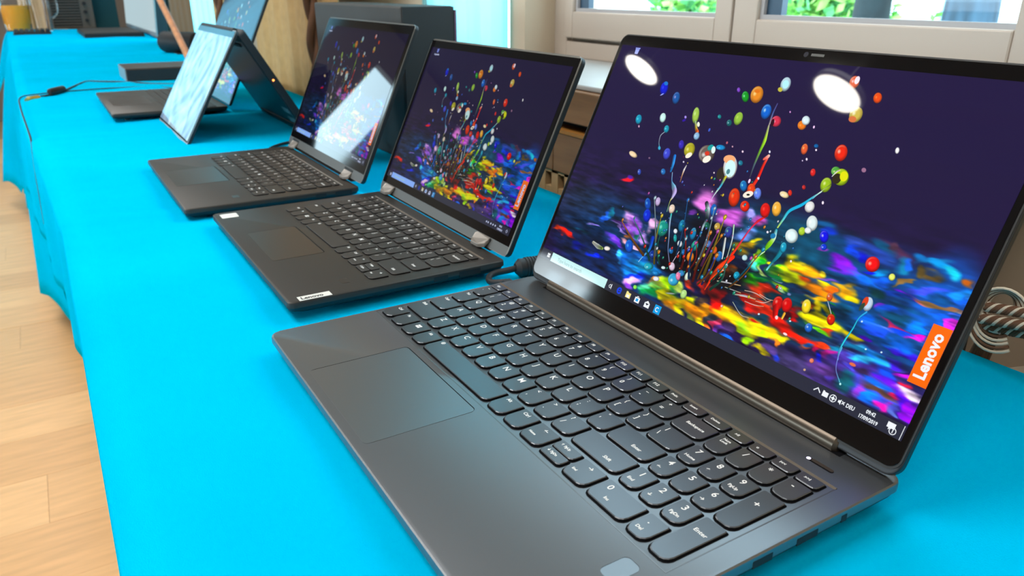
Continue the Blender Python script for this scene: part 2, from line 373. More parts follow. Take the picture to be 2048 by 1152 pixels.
curtain('brown shaded curtain behind the orange wooden stick', -40.5, -34.3, 3.9, -7.3, 17, m=mat('shaded_brown_cloth', (.20, .12, .06), .95))
curtain('cream curtain on the end wall behind the juice pitcher, with a diagonal braid', -2.9, .1, -67.3, -7.3, 17, axis='y', m=mat('cream_curtain_cloth', (.60, .45, .27), .95), trim=[-1.1])
curtain('olive-tan curtain at the right edge of the window, tied low with a rope', 1.95, 6.6, 3.80, -7.3, 18, pinch=(.3, .45, 5.2), m=mat('olive_curtain_cloth', (.46, .33, .18), .95))
# net curtain in the bright far window
m = bpy.data.materials.new('white_net'); m.use_nodes = True; nt = m.node_tree; pb = nt.nodes['Principled BSDF']; pb.inputs['Base Color'].default_value = (.9, .95, .97, 1); pb.inputs['Roughness'].default_value = 1
tl = nt.nodes.new('ShaderNodeBsdfTranslucent'); tl.inputs[0].default_value = (.55, .95, 1, 1); mx = nt.nodes.new('ShaderNodeMixShader'); mx.inputs[0].default_value = .75
nt.links.new(pb.outputs[0], mx.inputs[1]); nt.links.new(tl.outputs[0], mx.inputs[2]); tr = nt.nodes.new('ShaderNodeBsdfTransparent'); tr.inputs[0].default_value = (.45, .9, 1, 1); m2 = nt.nodes.new('ShaderNodeMixShader'); m2.inputs[0].default_value = .38; nt.links.new(mx.outputs[0], m2.inputs[1]); nt.links.new(tr.outputs[0], m2.inputs[2]); nt.links.new(m2.outputs[0], nt.nodes['Material Output'].inputs[0])
net2 = m.copy(); net2.name = 'dimming_net'; [setattr(n_.inputs[0], 'default_value', .1) for n_ in net2.node_tree.nodes if n_.type == 'MIX_SHADER' and abs(n_.inputs[0].default_value-.38) < .01]; M['net2'] = net2; [setattr(n_.inputs[0], 'default_value', (.42, .64, .72, 1)) for n_ in net2.node_tree.nodes if n_.type == 'BSDF_TRANSLUCENT']
curtain('glowing white net curtain in the bright window right beyond the dark computer case', -12.1, -8.15, 5.28, -1.2, 14.3, m=m)
curtain('glowing pale net curtain at the far window behind the orange stick and tent laptop', -50.2, -33.8, 5.28, -1.2, 14.3, m=m)
curtain('unseen net curtain added to dim the end-wall window nearer the window side', -14.2, -5.2, -68.4, .2, 16.8, axis='y', m=M['net2'])  # out of view, added to weaken the daylight mirrored in the tent screen
# rope tie-back
tb = thing('curtain_tieback', 'knotted brown and cream rope tie-back at the lower right by the window curtain', 'tieback', P(2.55, 3.2, .1))
for k in range(9):
    r0 = .10+.017*k; cz = .21-.009*k; cx = 2.41+.006*k
    b = nb(); pts = [P(cx+r0*math.cos(a)*.9, 3.17-.012*k+.04*math.sin(a), cz+r0*math.sin(a)) for a in np.linspace(.3, 5.4, 26)]; tube(b, pts, .0011, 8)
    obj('rope_loop', b, M['cream'] if k % 3 != 1 else M['brown'], tb, smooth=True)
for k, (z0, y0) in enumerate(((.20, 3.10), (.115, 3.06), (.04, 3.12))):
    for q in range(6):
        ph = q*1.047
        b = nb(); pts = [P(2.345+.02*i, y0+.026*math.sin(i*.8+ph), z0+.0035*i+.026*math.cos(i*.8+ph)) for i in range(46)]; tube(b, catmull(pts, 2), .0016, 7); obj('twisted_strand', b, M['cream' if q in (0, 3) else 'brown'], tb, smooth=True)
b = nb(); 
for k in range(7): tube(b, catmull([P(2.36+.012*k, 3.15, .08), P(2.33+.015*k, 3.12+.01*k, -.1), P(2.28+.018*k, 3.14, -.32-.03*k)], 4), .0016, 6)
obj('tassel', b, M['brown'], tb, smooth=True)
cu = thing('cushion', 'plump beige cushion wedged behind the table under the rope tie-back', 'cushion', P(3.6, 3.5, -1))
b = nb(); bmesh.ops.create_uvsphere(b, u_segments=40, v_segments=24, radius=1)
for v in b.verts:
    c = v.co; s = lambda q, e: math.copysign(abs(q)**e, q)
    v.co = P(3.62+1.5*s(c.x, .6)+.35*s(c.z, .6), 3.36+.16*s(c.y, .8), -.75+.74*s(c.z, .65)*(1+.12*c.x)+.03*noise.noise(c*3))
obj('cover', b, mat('beige_cushion_cloth', (.52, .40, .28), .95, bump=.3, bscale=700), cu, smooth=True)

# ---------------------------------------------------------------- pendant lamps
lampm = mat('lamp_diffuser', (.9, .9, .9), .5, emis=(1, .93, .82), estr=26)
for k, (x, y, lb) in enumerate(((-24.9, -14.7, 'round white pendant lamp over the far tables, reflected in the nearest screen at left'), (-13.6, -14.6, 'round white pendant lamp reflected large in the upper middle of the nearest screen'), (8, -14.6, 'unseen round pendant lamp added near the camera for extra light'))):  # the third lamp is unseen and added for lighting
    t = thing('pendant_lamp', lb, 'lamp', P(x, y, 16.2)); zc = P(0, 0, 16)[2]
    b = nb(); lathe(b, (x/10, y/10, zc), [(.097, -.002), (.105, .004), (.105, .02), (.06, .035), (.012, .05)], 40); obj('shade', b, M['silver'], t, smooth=40)
    b = nb(); lathe(b, (x/10, y/10, zc-.0055), [(.094, 0), (.096, .003)], 40); obj('diffuser', b, lampm, t)
    b = nb(); tube(b, [(x/10, y/10, zc+.05), (x/10, y/10, 2.75)], .002, 6); obj('cord', b, M['silver'], t)

# ---------------------------------------------------------------- screen picture (paint splash, made in code)
WTXT = '''s|237 277 430.9 115.2 -179|1c2440
s|506 252 411.7 151.8 178|0c2a50
s|865 331 290.1 137.5 177|08203c
s|1255 442 275.3 104.0 174|0b3c58
s|1501 441 274.3 79.9 171|06425f
s|1740 384 235.2 118.6 170|0a3f80
s|1861 427 128.3 85.3 93|0b4fb0
s|1627 257 287.7 110.2 174|0a4c8c
s|1718 140 191.8 77.5 177|402a90
s|341 108 275.4 91.2 -179|10204c
s|721 111 285.7 83.5 178|0a3060
s|1370 215 238.8 86.0 176|0a3c50
s|1611 57 154.9 48.7 178|3c2a70
s|1813 83 90.1 37.8 178|3a40c0
s|1445 66 133.8 30.8 178|3a3060
s|1567 496 104.7 18.7 173|2040a0
s|1663 516 66.2 14.9 167|502a50
s|464 298 75.6 10.2 178|7b3cc8
s|440 284 54.7 6.3 168|b08cff
s|506 309 38.2 15.7 147|e0a0f0
s|423 220 80.3 14.2 169|4a30a8
s|459 215 59.2 14.1 169|6a30d8
s|540 296 48.3 25.9 157|9050d0
s|516 239 44.2 11.9 175|e8a0b0
s|499 267 24.8 10.2 -179|8a5030
s|573 284 23.4 13.6 -173|107060
s|616 288 35.2 21.0 163|a078c8
s|332 305 43.4 13.7 -157|1060f0
s|363 320 25.6 10.8 -170|087898
s|274 255 33.0 6.5 -176|9080f0
s|635 333 27.3 16.6 -175|d8a0d0
s|601 227 33.0 10.0 175|ffb0c8
s|135 151 88.6 11.9 -179|ff1808
s|155 149 52.6 8.2 180|ff2010
s|65 148 36.5 7.6 180|c03008
s|241 192 67.3 10.9 -175|0a4060
s|347 119 29.0 14.5 -169|0020f0
s|257 127 43.5 14.9 -166|081890
s|388 476 25.7 13.1 -179|ff1020
s|381 489 15.2 7.8 -175|5020b0
s|616 149 74.3 43.9 -170|0a6ae0
s|595 132 52.5 36.8 -177|1090ff
s|544 163 43.7 20.4 178|0860c8
s|511 164 20.9 16.2 165|30a0f0
s|678 147 64.0 19.6 -177|10a0d8
s|632 104 45.8 17.0 -164|0428e0
s|471 104 40.3 17.4 179|063a80
s|745 151 34.5 13.2 -164|0878c8
s|869 490 59.0 42.6 139|e078d8
s|1007 463 61.9 30.4 -170|e060e8
s|1135 481 28.5 18.8 -157|d050c8
s|831 418 20.9 15.3 174|9040d0
s|1092 420 46.5 26.7 -141|6a90e8
s|966 373 30.3 18.4 -172|b0a0f8
s|1094 489 25.7 19.2 137|a8a0ff
s|1134 376 49.5 21.3 -158|a88408
s|1147 408 26.0 9.1 -157|d8c810
s|1089 279 28.3 12.0 -165|d06010
s|1361 391 30.3 22.4 115|fff000
s|1397 385 53.6 16.0 -172|ffc400
s|1440 382 41.0 15.7 -177|ff9a00
s|1477 394 13.1 11.4 163|ffe020
s|1345 345 34.5 24.1 176|b0f000
s|1323 347 16.0 13.4 170|20d820
s|1375 338 36.9 15.9 179|f0f000
s|1267 350 15.9 8.5 -166|d8d000
s|1344 338 50.1 16.1 180|d8f000
s|1420 369 53.4 15.8 -176|ff9c00
s|1413 344 23.7 4.8 -171|e03800
s|1470 331 72.5 15.5 -180|ff8c00
s|1499 352 34.3 7.6 175|ffd000
s|1575 362 51.7 14.8 175|ffb000
s|1606 356 24.0 12.2 174|ffe800
s|1523 347 19.6 10.1 179|ff6800
s|1455 298 33.1 13.8 -148|ffb400
s|1461 260 29.1 17.3 108|ffe000
s|1429 248 20.6 16.1 -170|ff6a00
s|1494 269 31.7 12.8 168|f0e000
s|1525 269 16.9 6.3 164|18a030
s|1511 303 17.1 7.6 172|188040
s|1518 233 56.6 12.8 -178|f8e800
s|1579 232 51.9 17.6 175|ffe800
s|1651 225 28.7 11.0 168|ffe400
s|1546 208 41.8 7.1 172|70e000
s|1584 209 16.3 7.5 178|e84010
s|1325 282 34.8 10.9 -175|a8d800
s|1198 260 37.8 16.9 177|28d810
s|1257 292 49.0 8.4 -171|005028
s|1247 264 42.9 11.2 -170|087828
s|1316 267 22.5 8.1 173|b8e8a0
s|1404 297 33.3 10.6 -179|182848
s|1572 306 38.1 27.5 177|054060
s|1305 308 19.1 9.6 -173|c8b0e8
s|1365 269 15.1 8.3 -164|8090d0
s|758 84 47.7 26.2 -166|00a848
s|727 87 26.9 19.5 -175|60e8b0
s|779 115 56.2 16.1 -170|d8f040
s|640 79 36.8 20.2 -167|f0a8f8
s|638 57 27.6 13.5 -165|9040e0
s|739 116 34.6 8.3 -162|f09040
s|833 120 46.3 22.2 -171|a8e800
s|869 105 37.4 15.6 -176|208040
s|822 89 25.6 19.0 -175|e8e800
s|889 85 81.7 18.8 177|d0c000
s|897 135 36.0 15.8 -164|d0f060
s|899 68 48.9 15.6 179|ff9800
s|965 92 59.0 21.4 179|ffe800
s|991 124 22.9 12.3 -164|d8e000
s|1038 92 106.1 21.0 -180|ff9000
s|1124 108 93.9 17.5 -180|ffa000
s|949 66 27.5 15.6 -164|fff000
s|1059 61 29.8 21.0 -167|fff000
s|1111 87 25.2 16.3 -165|303848
s|1096 62 18.2 11.9 -165|ff6020
s|1141 76 18.1 13.8 129|e03060
s|1162 138 49.4 17.3 180|ffc000
s|1205 116 58.5 20.0 178|ffd800
s|1265 109 63.1 19.7 178|fff000
s|1234 97 33.8 14.2 178|c0f000
s|1185 81 31.4 14.4 179|503878
s|1208 52 27.5 8.6 177|1060f0
s|1244 113 40.3 11.3 178|a0e820
s|1012 63 23.0 9.1 179|607020
s|1048 135 33.2 15.2 -163|403028
s|1156 63 21.1 8.8 -160|6030a0
s|1297 131 65.1 25.0 178|ffe000
s|1271 139 43.0 16.8 177|f8f000
s|1353 126 56.8 21.8 180|ffc400
s|1315 111 29.1 16.6 -176|b8f000
s|1418 125 24.3 16.0 -179|d8c000
s|1331 60 28.5 9.8 170|ffe800
s|1255 157 40.1 14.0 179|d8b010
s|1402 104 16.1 12.3 94|ff7a18
s|1397 61 30.6 10.9 173|2040f0
s|1276 74 19.7 14.1 -164|98d800
s|1371 71 37.6 10.9 -179|6848a8
s|1266 240 59.2 12.5 -174|f02808
s|1278 203 72.3 13.8 -179|e03010
s|1255 157 30.1 8.4 179|b01808
s|1316 198 32.1 13.7 175|ff2808
s|1363 174 46.9 19.0 175|ff1000
s|1409 169 45.6 21.4 175|ff1800
s|1485 161 63.7 15.7 170|ff1800
s|1526 155 42.3 11.7 168|f82008
s|1571 156 35.7 9.7 170|ff3808
s|1510 142 20.0 15.6 174|ff5808
s|1438 217 29.8 13.2 178|a80808
s|1457 204 17.7 6.5 174|d81010
s|1422 203 18.1 15.9 177|500818
s|1044 256 33.5 25.4 -122|f83008
s|1049 216 44.9 18.5 -106|f04008
s|1070 252 32.4 18.0 162|ff7010
s|1089 188 39.8 17.8 169|ff1800
s|1115 153 39.5 24.3 123|ff0800
s|1119 176 21.7 17.4 -179|f00808
s|1042 191 25.7 20.9 141|e81808
s|1106 260 18.1 14.5 178|ffc060
s|965 171 27.5 18.2 179|c83018
s|1241 231 30.2 16.8 -179|f03810
s|1237 196 40.4 14.0 175|d81810
s|1222 354 29.8 22.5 -178|50c800
s|1198 359 18.1 12.7 -144|a0e020
s|1226 346 19.8 14.2 -174|109820
s|1196 328 24.5 18.8 -150|50f0e0
s|1197 291 45.8 7.4 -158|006838
s|1239 314 20.8 15.6 130|c8f080
s|1180 267 30.3 11.7 -163|60d820
s|1299 328 34.3 14.1 -164|087838
s|1308 310 27.9 8.4 -163|105848
s|1197 259 37.8 19.7 177|38d808
s|1219 288 20.4 16.7 175|084828
s|1792 518 48.5 8.3 -163|0a70b0
s|1825 509 41.3 13.3 171|00a8ff
s|1851 502 25.1 13.0 164|10e0ff
s|1750 515 23.3 9.4 -175|0868b0
s|1705 480 22.7 18.4 129|0880b0
s|1715 491 14.3 12.0 179|1068f0
s|1789 482 36.8 9.2 -178|70582a
s|1759 482 13.9 11.8 179|5c4a20
s|1743 447 15.6 7.5 -129|806030
s|1898 489 19.0 11.2 -176|c86008
s|1546 484 30.7 14.6 167|0848f8
s|1580 478 15.7 12.6 -180|0410f0
s|1660 448 27.5 14.6 -175|00a0ff
s|1634 439 17.5 10.0 -166|0018e0
s|1529 436 47.6 17.4 173|9010f0
s|1568 421 41.2 14.7 169|8020f8
s|1603 411 40.5 14.4 165|4848f0
s|1503 378 41.4 7.8 -167|6848b8
s|1646 401 51.5 14.5 179|0870ff
s|1690 424 28.8 12.3 -163|0860f8
s|1515 513 42.3 9.9 172|2a4ab0
s|1624 518 47.7 14.1 167|05507c
s|1664 525 15.8 13.6 147|503048
s|1396 536 35.3 10.6 -175|0d5088
s|1419 514 31.2 16.1 -169|0838d0
s|1471 495 43.2 15.2 177|053868
s|1436 454 23.1 7.9 -174|7030a0
s|1768 414 29.3 9.0 160|9000ff
s|1799 405 35.6 6.7 164|e06878
s|1847 402 56.5 7.8 174|906838
s|1899 404 25.9 6.6 179|b07850
s|1907 448 20.8 18.3 129|0868ff
s|1897 459 22.8 11.4 -162|1090ff
s|1817 441 50.5 9.4 -161|3848e0
s|1740 404 52.0 12.0 -169|0848d0
s|1859 426 33.3 13.4 177|044078
s|1803 366 58.4 9.1 175|055090
s|1695 378 25.1 19.0 172|044048
s|1722 341 14.7 7.1 179|9020d8
s|1759 340 38.0 11.8 -175|0858f8
s|1790 328 41.6 11.8 -170|054060
s|1781 304 48.0 8.0 166|b02070
s|1770 300 19.2 8.1 171|e03060
s|1838 319 28.8 14.0 -159|0070ff
s|1843 298 19.9 9.3 -159|ff00b0
s|1914 356 12.5 6.8 -160|e020e0
s|1888 366 26.2 11.1 179|0860f0
s|1909 381 14.6 6.8 -160|4060e8
s|1674 342 10.1 8.5 128|f000f0
s|1714 280 62.2 7.2 177|1850f0
s|1752 283 36.5 5.9 172|4060ff
s|1678 299 29.7 12.4 -160|0050c0
s|1720 185 59.3 19.4 -167|0a78e8
s|1748 187 35.6 14.4 -172|20a8ff
s|1699 169 33.5 8.2 -167|30c0f8
s|1658 191 41.3 9.9 -172|1098d8
s|1784 199 19.2 18.6 144|4018e0
s|1805 242 62.4 7.7 177|3810c8
s|1687 239 20.4 12.9 172|5800e0
s|1778 258 63.3 12.5 -178|0858c8
s|1833 284 18.0 8.7 -169|f010c0
s|1776 292 25.4 7.8 176|e02868
s|1798 287 37.4 9.3 -179|0840e0
s|1837 187 30.3 7.8 -161|2a0850
s|1802 161 47.2 12.5 169|1050ff
s|1842 176 27.3 9.3 -171|c010e0
s|1721 122 19.9 9.7 165|5048f0
s|1771 123 28.9 19.1 -175|302048
s|1814 105 46.8 12.6 175|0858e8
s|1844 136 39.8 13.9 169|6010f8
s|1896 130 32.5 16.7 169|ffe8ff
s|1878 155 17.8 9.2 -171|e81848
s|1861 99 18.1 8.0 -169|ff1060
s|1821 91 52.9 11.0 175|604038
s|1799 63 47.3 15.9 171|0870f8
s|1856 59 18.3 12.4 -173|ff10b0
s|1897 100 32.8 18.1 144|5800ff
s|1915 89 20.7 15.0 142|9800f8
s|1887 65 23.8 7.7 -179|5068c0
s|1767 72 22.7 19.1 -154|8030c0
s|1702 77 37.2 26.2 -156|085868
s|1607 137 28.7 20.1 176|a81880
s|1548 134 14.8 10.4 -161|e80868
s|1575 112 17.3 16.2 138|0010ff
s|1638 58 17.7 13.4 -177|6040e0
s|1598 74 50.6 17.0 178|5a3488
s|1514 146 22.8 13.8 176|1050a0
s|1602 164 21.3 13.6 -160|087098
s|1566 157 22.0 9.5 170|ff4010
s|952 272 120.0 87.6 -178|08080f
s|820 231 90.6 72.0 148|080a12
s|950 376 86.3 58.5 -176|0a0c18
s|1121 224 90.1 56.7 -168|100c10
l|1007 829 4.5 1017 772 9.1 1016 732 7.2 1016 673 5.2 1020 627 2.6|c0b8a0 b8f030 80c820 506878 404050
l|1004 914 3.2 1002 874 4.5 1007 835 4.5|504c90 5060a8 b0a0a0
l|1061 719 7.0 1057 681 7.7 1056 632 8.4 1046 593 9.7 1033 559 9.8|ff8068 f02818 f82010 e83018 d83010
d|988 539 37.1 25.2 117|e83000 ff9060
d|1048 587 21.8 16.9 128|f04010 ff9040
d|1052 519 23.8 18.6 151|f02000 ffb0a0
h|1044 564 22.7 13.0 -156|fff0e0
h|1045 563 7.1 3.6 -172|101818
d|1008 590 22.9 14.9 130|1070c0 a0ffff
d|1083 576 23.3 15.8 124|6888f8 c0e8ff
h|883 614 27.0 24.0 105|302820
d|911 646 48.3 31.9 121|f0e8e8 ffffff
h|892 674 28.9 16.8 -179|ffb078
h|914 640 35.6 24.5 123|d8ffff
h|911 627 10.6 8.5 109|508890
l|909 604 7.5 904 567 6.2 896 543 4.8 889 519 2.4 885 495 1.7|f0d010 30a8d8 c0e0d0 d0d0f0 f0d0f0
l|607 634 10.0 616 601 9.2 619 570 6.9|1880f0 38a0f8 0868b0
l|631 566 2.3 648 531 2.7 672 509 13.6 686 492 14.3 686 468 6.8 682 450 1.9 688 406 1.9|b0d8ff 60b0f0 88d8f8 c8b0f0 c0b8f0 d8d860 90e8a0
l|691 609 3.0 688 588 6.0 690 561 2.6 693 538 1.5|b0b0b0 f0e8f0 e0a060 c08040
d|708 423 19.8 16.3 118|f0d8c0 ffffff
l|716 402 5.3 727 367 5.2 753 313 2.6 775 264 2.2 808 219 1.8|30d0c8 b0c8e8 a0c0f0 80a0e0 c0b0e0
d|701 336 34.8 30.3 123|109888 a0ffe0
l|669 282 13.9 677 235 8.5 658 198 3.9 645 169 2.0|0830c8 1070d8 50b0e8 b0e0f8
d|557 214 31.6 21.8 136|0c58d8 60c0ff
d|566 410 29.4 16.3 128|0848b8 80d8ff
d|588 363 29.8 21.3 123|0828d8 3080ff
d|617 433 19.7 14.2 116|c8b0e0 e8d8f8
l|329 167 7.9 369 159 13.0 404 158 7.7|ffffe0 e0e8e8 80a040
d|433 167 20.5 9.8 -173|f8f0e8 ffffff
d|775 343 11.8 9.2 152|e8f0f8 ffffff
d|823 302 15.0 11.8 149|d8e0e8 ffffff
d|900 314 19.3 16.1 129|18a080 b0ffd0
d|901 268 20.2 17.5 137|f88010 ffc060
d|794 263 14.1 10.7 142|1068b0 80c8f8
d|860 276 14.0 11.0 146|1060a8 80c8f8
d|795 372 25.4 16.7 105|0870a0 50d0f0
d|867 358 24.9 15.3 104|1080b8 f0d0c0
l|835 272 2.2 825 225 2.2|e0d8e8 d8c0d8
d|831 206 18.9 14.6 140|e0c8e0 ffffff
d|715 170 22.3 13.0 -174|20b0c8 ffffff
d|790 188 12.0 6.4 -173|d8f0f0 ffffff
d|761 156 17.4 6.4 -171|1888d8 80d0ff
d|755 200 9.0 7.0 146|1050a0 80b0f0
d|708 223 22.4 16.1 -179|0a3090 90b8ff
d|788 316 17.0 8.7 124|18a0a0 70e0d8
l|871 488 10.5 891 463 12.6 904 427 10.4 901 394 6.3 908 356 1.7|181828 d0e8f0 182830 b0c8d8 80a0a8
d|918 470 25.1 15.2 113|1060c0 3090f0
d|920 405 15.6 12.1 146|105848 60c8a0
d|968 415 16.2 14.2 147|c8a040 ffffd0
d|959 341 19.3 13.7 -178|5078c0 ffffff
d|1028 409 23.0 17.2 119|303898 80f0a0
l|1039 440 3.9 1057 392 3.3 1066 338 2.6 1069 310 2.6|c0ffc0 f0f8ff b0c8b0 f0e0e0
l|1026 383 5.3 1039 342 6.6 1050 307 3.3|e8e0d8 e0f0f0 ffffff
l|1164 510 4.3 1135 481 6.3 1117 446 3.8 1103 399 5.1 1090 351 6.5 1074 308 11.1|f02018 e01828 e83068 e03058 f03810 ff2000
d|1145 526 28.4 20.2 121|e81008 ff6050
d|1189 542 27.9 18.5 118|ffb838 fff8c8
d|1195 598 21.2 10.8 170|ffe8b0 ffffff
d|1215 609 12.1 7.8 127|e02818 ff7060
l|1095 327 9.7 1076 303 13.1 1054 270 15.2 1044 229 14.6|ff2800 f83008 ff4810 f03808
l|1336 645 2.8 1305 610 4.6 1280 580 7.6 1243 548 7.8 1233 513 6.0 1225 481 4.2|d0f0e8 40c0e0 08b8e8 10b8e0 58d0e0 c0e060
l|1224 469 7.3 1228 440 10.3 1220 414 13.4 1213 394 8.0|30b0c8 e0f8f0 90d810 60b810
h|1221 447 11.0 9.6 -178|1078b0
l|1214 385 3.7 1188 350 3.7 1173 308 2.8 1162 280 3.2|d8ffb0 c0f0c0 90f0d8 20a0b0
l|1279 422 13.1 1275 388 10.7 1263 358 6.0 1254 328 4.8|1090b8 0888a0 0a7080 80e8e8
d|1281 420 19.7 12.5 112|10a0c8 b0ffff
d|1313 580 20.5 18.3 123|f0f0f0 ffffff
d|1348 529 28.4 20.6 124|e8f8f8 ffffff
d|1293 467 28.2 23.1 149|e8ffff ffffff
d|1324 493 15.4 13.1 126|b0d830 d8f070
d|1345 502 13.9 11.1 171|f0f8ff ffffff
d|1412 498 22.5 15.9 127|0808f0 ffffff
d|1427 465 12.6 10.6 161|0838e0 ffffff
d|1145 340 12.9 10.6 167|c0e8f0 ffffff
d|999 327 15.6 13.1 128|e05818 ff9050
d|1032 311 20.9 14.8 106|1868b8 90e0ff
d|900 270 19.8 16.3 125|f88818 ffb850
d|901 318 19.7 15.5 121|10a090 80f0c0
h|1355 606 5.7 3.3 123|fff0ff
h|1193 454 5.1 4.1 150|fff0ff
h|1332 384 4.6 3.5 131|fff0ff
h|877 248 6.8 5.2 139|fff0ff
d|1611 460 25.7 22.9 134|ff0808 ffd8c0
d|1687 441 11.4 10.1 126|f0f868 ffffa0
d|1351 232 25.9 20.5 106|d80c08 ffb0a0
d|1387 239 25.8 20.0 110|e00808 ff8070
l|1351 217 14.6 1363 186 11.6|d80808 f01008
h|1370 186 7.3 6.0 130|ffd8d8
l|1392 209 6.3 1391 191 5.2|ffb030 ffd040
d|1458 259 25.2 16.7 109|ffe020 ffffff
d|1522 316 13.6 10.4 114|e05820 ffffff
d|1559 250 18.6 14.0 117|e02008 ffd060
l|1523 300 1.3 1538 283 2.1 1551 268 1.3|e8e8f0 f0f0f0 f8f0f0
d|1652 338 23.2 15.9 99|c8e0f8 ffffff
h|1641 342 17.0 9.1 88|e04018
h|1638 324 14.5 6.8 79|304838
l|1659 314 3.5 1644 287 2.5 1640 247 3.0 1632 206 3.6 1630 167 3.1 1638 140 2.0|30a8f0 20b8e8 20d0e8 20e0f0 40c8f8 70a8f8
l|1633 181 3.1 1635 149 2.1 1646 110 1.7 1674 79 2.0|50d0f8 8098f8 8090f0 60e0f8
h|1679 74 4.0 3.4 119|c0ffff
d|1557 102 8.4 8.0 148|f08060 ffb0a0
h|1547 65 4.5 4.1 -170|d0a880
h|1689 146 11.5 5.2 179|e87048
d|1498 197 15.8 14.1 120|1868d8 ffffff
h|1427 146 9.0 4.3 176|ffe0e8
h|1658 281 3.5 3.0 -170|d0f0ff
h|1756 216 3.3 2.9 -164|d0f0ff
h|1707 206 3.5 2.9 -164|d0f0ff
h|1298 172 4.5 3.4 -168|d0f0ff
h|1424 193 4.2 3.2 -168|d0f0ff
l|1202 230 0.9 1251 235 1.5 1302 226 0.9|ffd0b0 ffffff ffb080
l|1192 206 2.5 1219 212 4.3 1258 214 1.2|ffd0b0 ffffff ffb080
l|1264 210 1.2 1297 215 1.5 1322 233 1.2|ffd0b0 ffffff ffb080
l|1221 194 0.9 1264 195 1.5 1303 203 0.9|ffd0b0 ffffff ffb080
l|1267 238 0.9 1305 233 1.2 1328 235 0.9|ffd0b0 ffffff ffb080
l|1160 200 1.6 1211 212 3.7 1260 216 1.2|e0f0c0 e8e8ff ffd080
l|1174 174 0.9 1228 144 1.2 1264 145 0.9|e0f0c0 e8e8ff ffd080
l|1115 213 1.3 1190 216 1.6|e0f0c0 e8e8ff ffd080
l|1070 223 2.6 1113 231 3.2 1177 240 1.9|e0f0c0 e8e8ff ffd080
d|1136 144 6.4 5.2 -177|ffb0a0 ffffff
d|1008 209 6.3 5.2 167|f0e0f0 ffffff
d|865 161 29.9 24.3 170|30a8d8 e8ffff
d|709 169 24.3 14.8 -170|18a8c0 e0ffff
d|890 196 18.2 12.5 -173|3088c8 f0c0e0
d|926 195 18.4 13.6 85|e0f0d8 ffffff
d|881 180 18.1 11.6 127|f080b0 ffe0f0
d|943 124 18.4 16.0 94|b8e888 e0ffc0
d|684 66 11.3 9.0 173|90f050 c0ff90
h|878 105 24.5 3.2 -165|90a098
d|1143 269 15.1 13.4 138|1098c0 60f0ff
d|777 135 17.3 9.6 -172|f0f0f8 ffffff
l|1031 174 2.7 1036 202 6.0 1043 236 9.3 1069 270 11.8|f04010 f83808 f84010 ff6820
l|1070 267 2.0 1086 266 1.6 1072 233 1.6|fff0f0 ffd8c0 ff9060
d|388 905 31.5 22.6 118|0818d8 4050ff
h|388 928 13.5 8.4 165|1878d0
h|390 878 10.8 3.1 -148|a0b0ff
d|482 873 28.0 20.3 119|1858a8 c8b0f0
d|307 752 23.8 18.0 131|1098c0 70f8ff
h|326 722 6.7 4.3 140|d0a0c0
d|451 780 22.8 16.9 128|d0fff8 ffffff
d|499 736 17.9 14.2 129|1098b8 a0f8ff
l|494 722 2.4 480 703 2.4 486 675 2.0 501 653 2.8|a0b8c8 b0c0d0 a0b0c0 50c0e0
h|502 651 9.6 6.4 141|38b0d8
d|631 816 35.6 17.7 112|a8d050 e0ffb0
h|665 782 11.8 6.8 130|f8ffe0
l|643 790 5.3 663 763 7.5 676 751 9.7|b0e0b0 e8c840 ff6818
d|681 734 17.1 14.6 139|90c0e8 e8f4ff
h|579 801 7.4 5.1 149|a890f0
h|578 787 9.7 5.6 -155|3010a0
h|734 769 7.3 5.2 92|4060d0
d|758 828 11.1 7.8 152|108890 80f8f0
d|819 811 15.6 11.8 142|106068 e0f8ff
d|854 834 26.6 20.5 106|98c840 c8e860
d|798 944 11.7 7.4 136|8040c8 c0a0ff
d|844 922 24.9 15.3 133|10a020 c0ffe0
d|894 936 35.3 28.2 126|f09020 fff0b0
h|890 949 12.8 6.6 178|e87810
d|969 878 29.8 22.4 112|0868d8 f0ffff
d|1004 989 28.0 21.7 115|c0e0f0 e8ffff
h|990 967 11.7 8.0 157|c8c040
h|1004 989 17.0 13.3 128|b8f8ff
d|1031 849 23.8 19.2 150|e03050 ffd0e0
h|1018 842 14.7 7.1 105|300818
d|1146 851 19.9 15.4 150|f88018 ffb050
d|1154 870 19.3 14.9 143|e0f8ff ffffff
h|1197 852 5.7 3.7 112|f8d0f8
h|1074 891 4.6 3.0 133|d090d0
d|1277 1025 23.6 18.0 121|f06030 ffe0f0
h|1284 1033 14.2 9.3 99|fff0ff
d|1385 982 19.3 14.3 124|f85010 ff9040
d|1334 917 28.2 23.7 116|d8c050 fffff0
h|1329 900 15.1 10.4 169|e07840
d|1197 770 20.4 13.3 110|f06030 ffe080
d|1238 789 9.7 6.9 168|0860a8 3090d0
h|1244 775 4.4 3.3 142|fff0ff
h|1223 737 5.5 3.5 128|fff0ff
h|1209 729 3.2 2.3 138|e0d0f0
d|1341 782 30.1 23.0 118|f82808 fff0e0
d|1528 824 10.9 6.6 112|ffffff ffffff
h|1447 742 9.1 7.1 151|a07090
d|1269 697 14.4 10.1 120|e82020 ff9080
d|1259 640 9.2 6.8 137|c02020 ff8080
h|1354 605 5.7 3.3 123|fff0ff
d|1352 718 19.7 15.3 155|50b040 f0ffa0
d|1379 703 31.6 26.2 141|b0d808 ffffc0
h|1366 695 18.4 16.3 117|302810
h|1388 708 18.2 14.3 125|e8e800
l|1346 699 2.3 1355 718 3.4 1364 725 2.2|f0fff0 ffffff f0e0e0
d|1337 666 26.4 20.3 110|a0c818 f8ffc0
l|1355 673 0.8 1328 638 2.0 1310 611 3.5|405008 f0ffe0 50c0e0
h|1059 735 5.9 3.8 131|f0f0ff
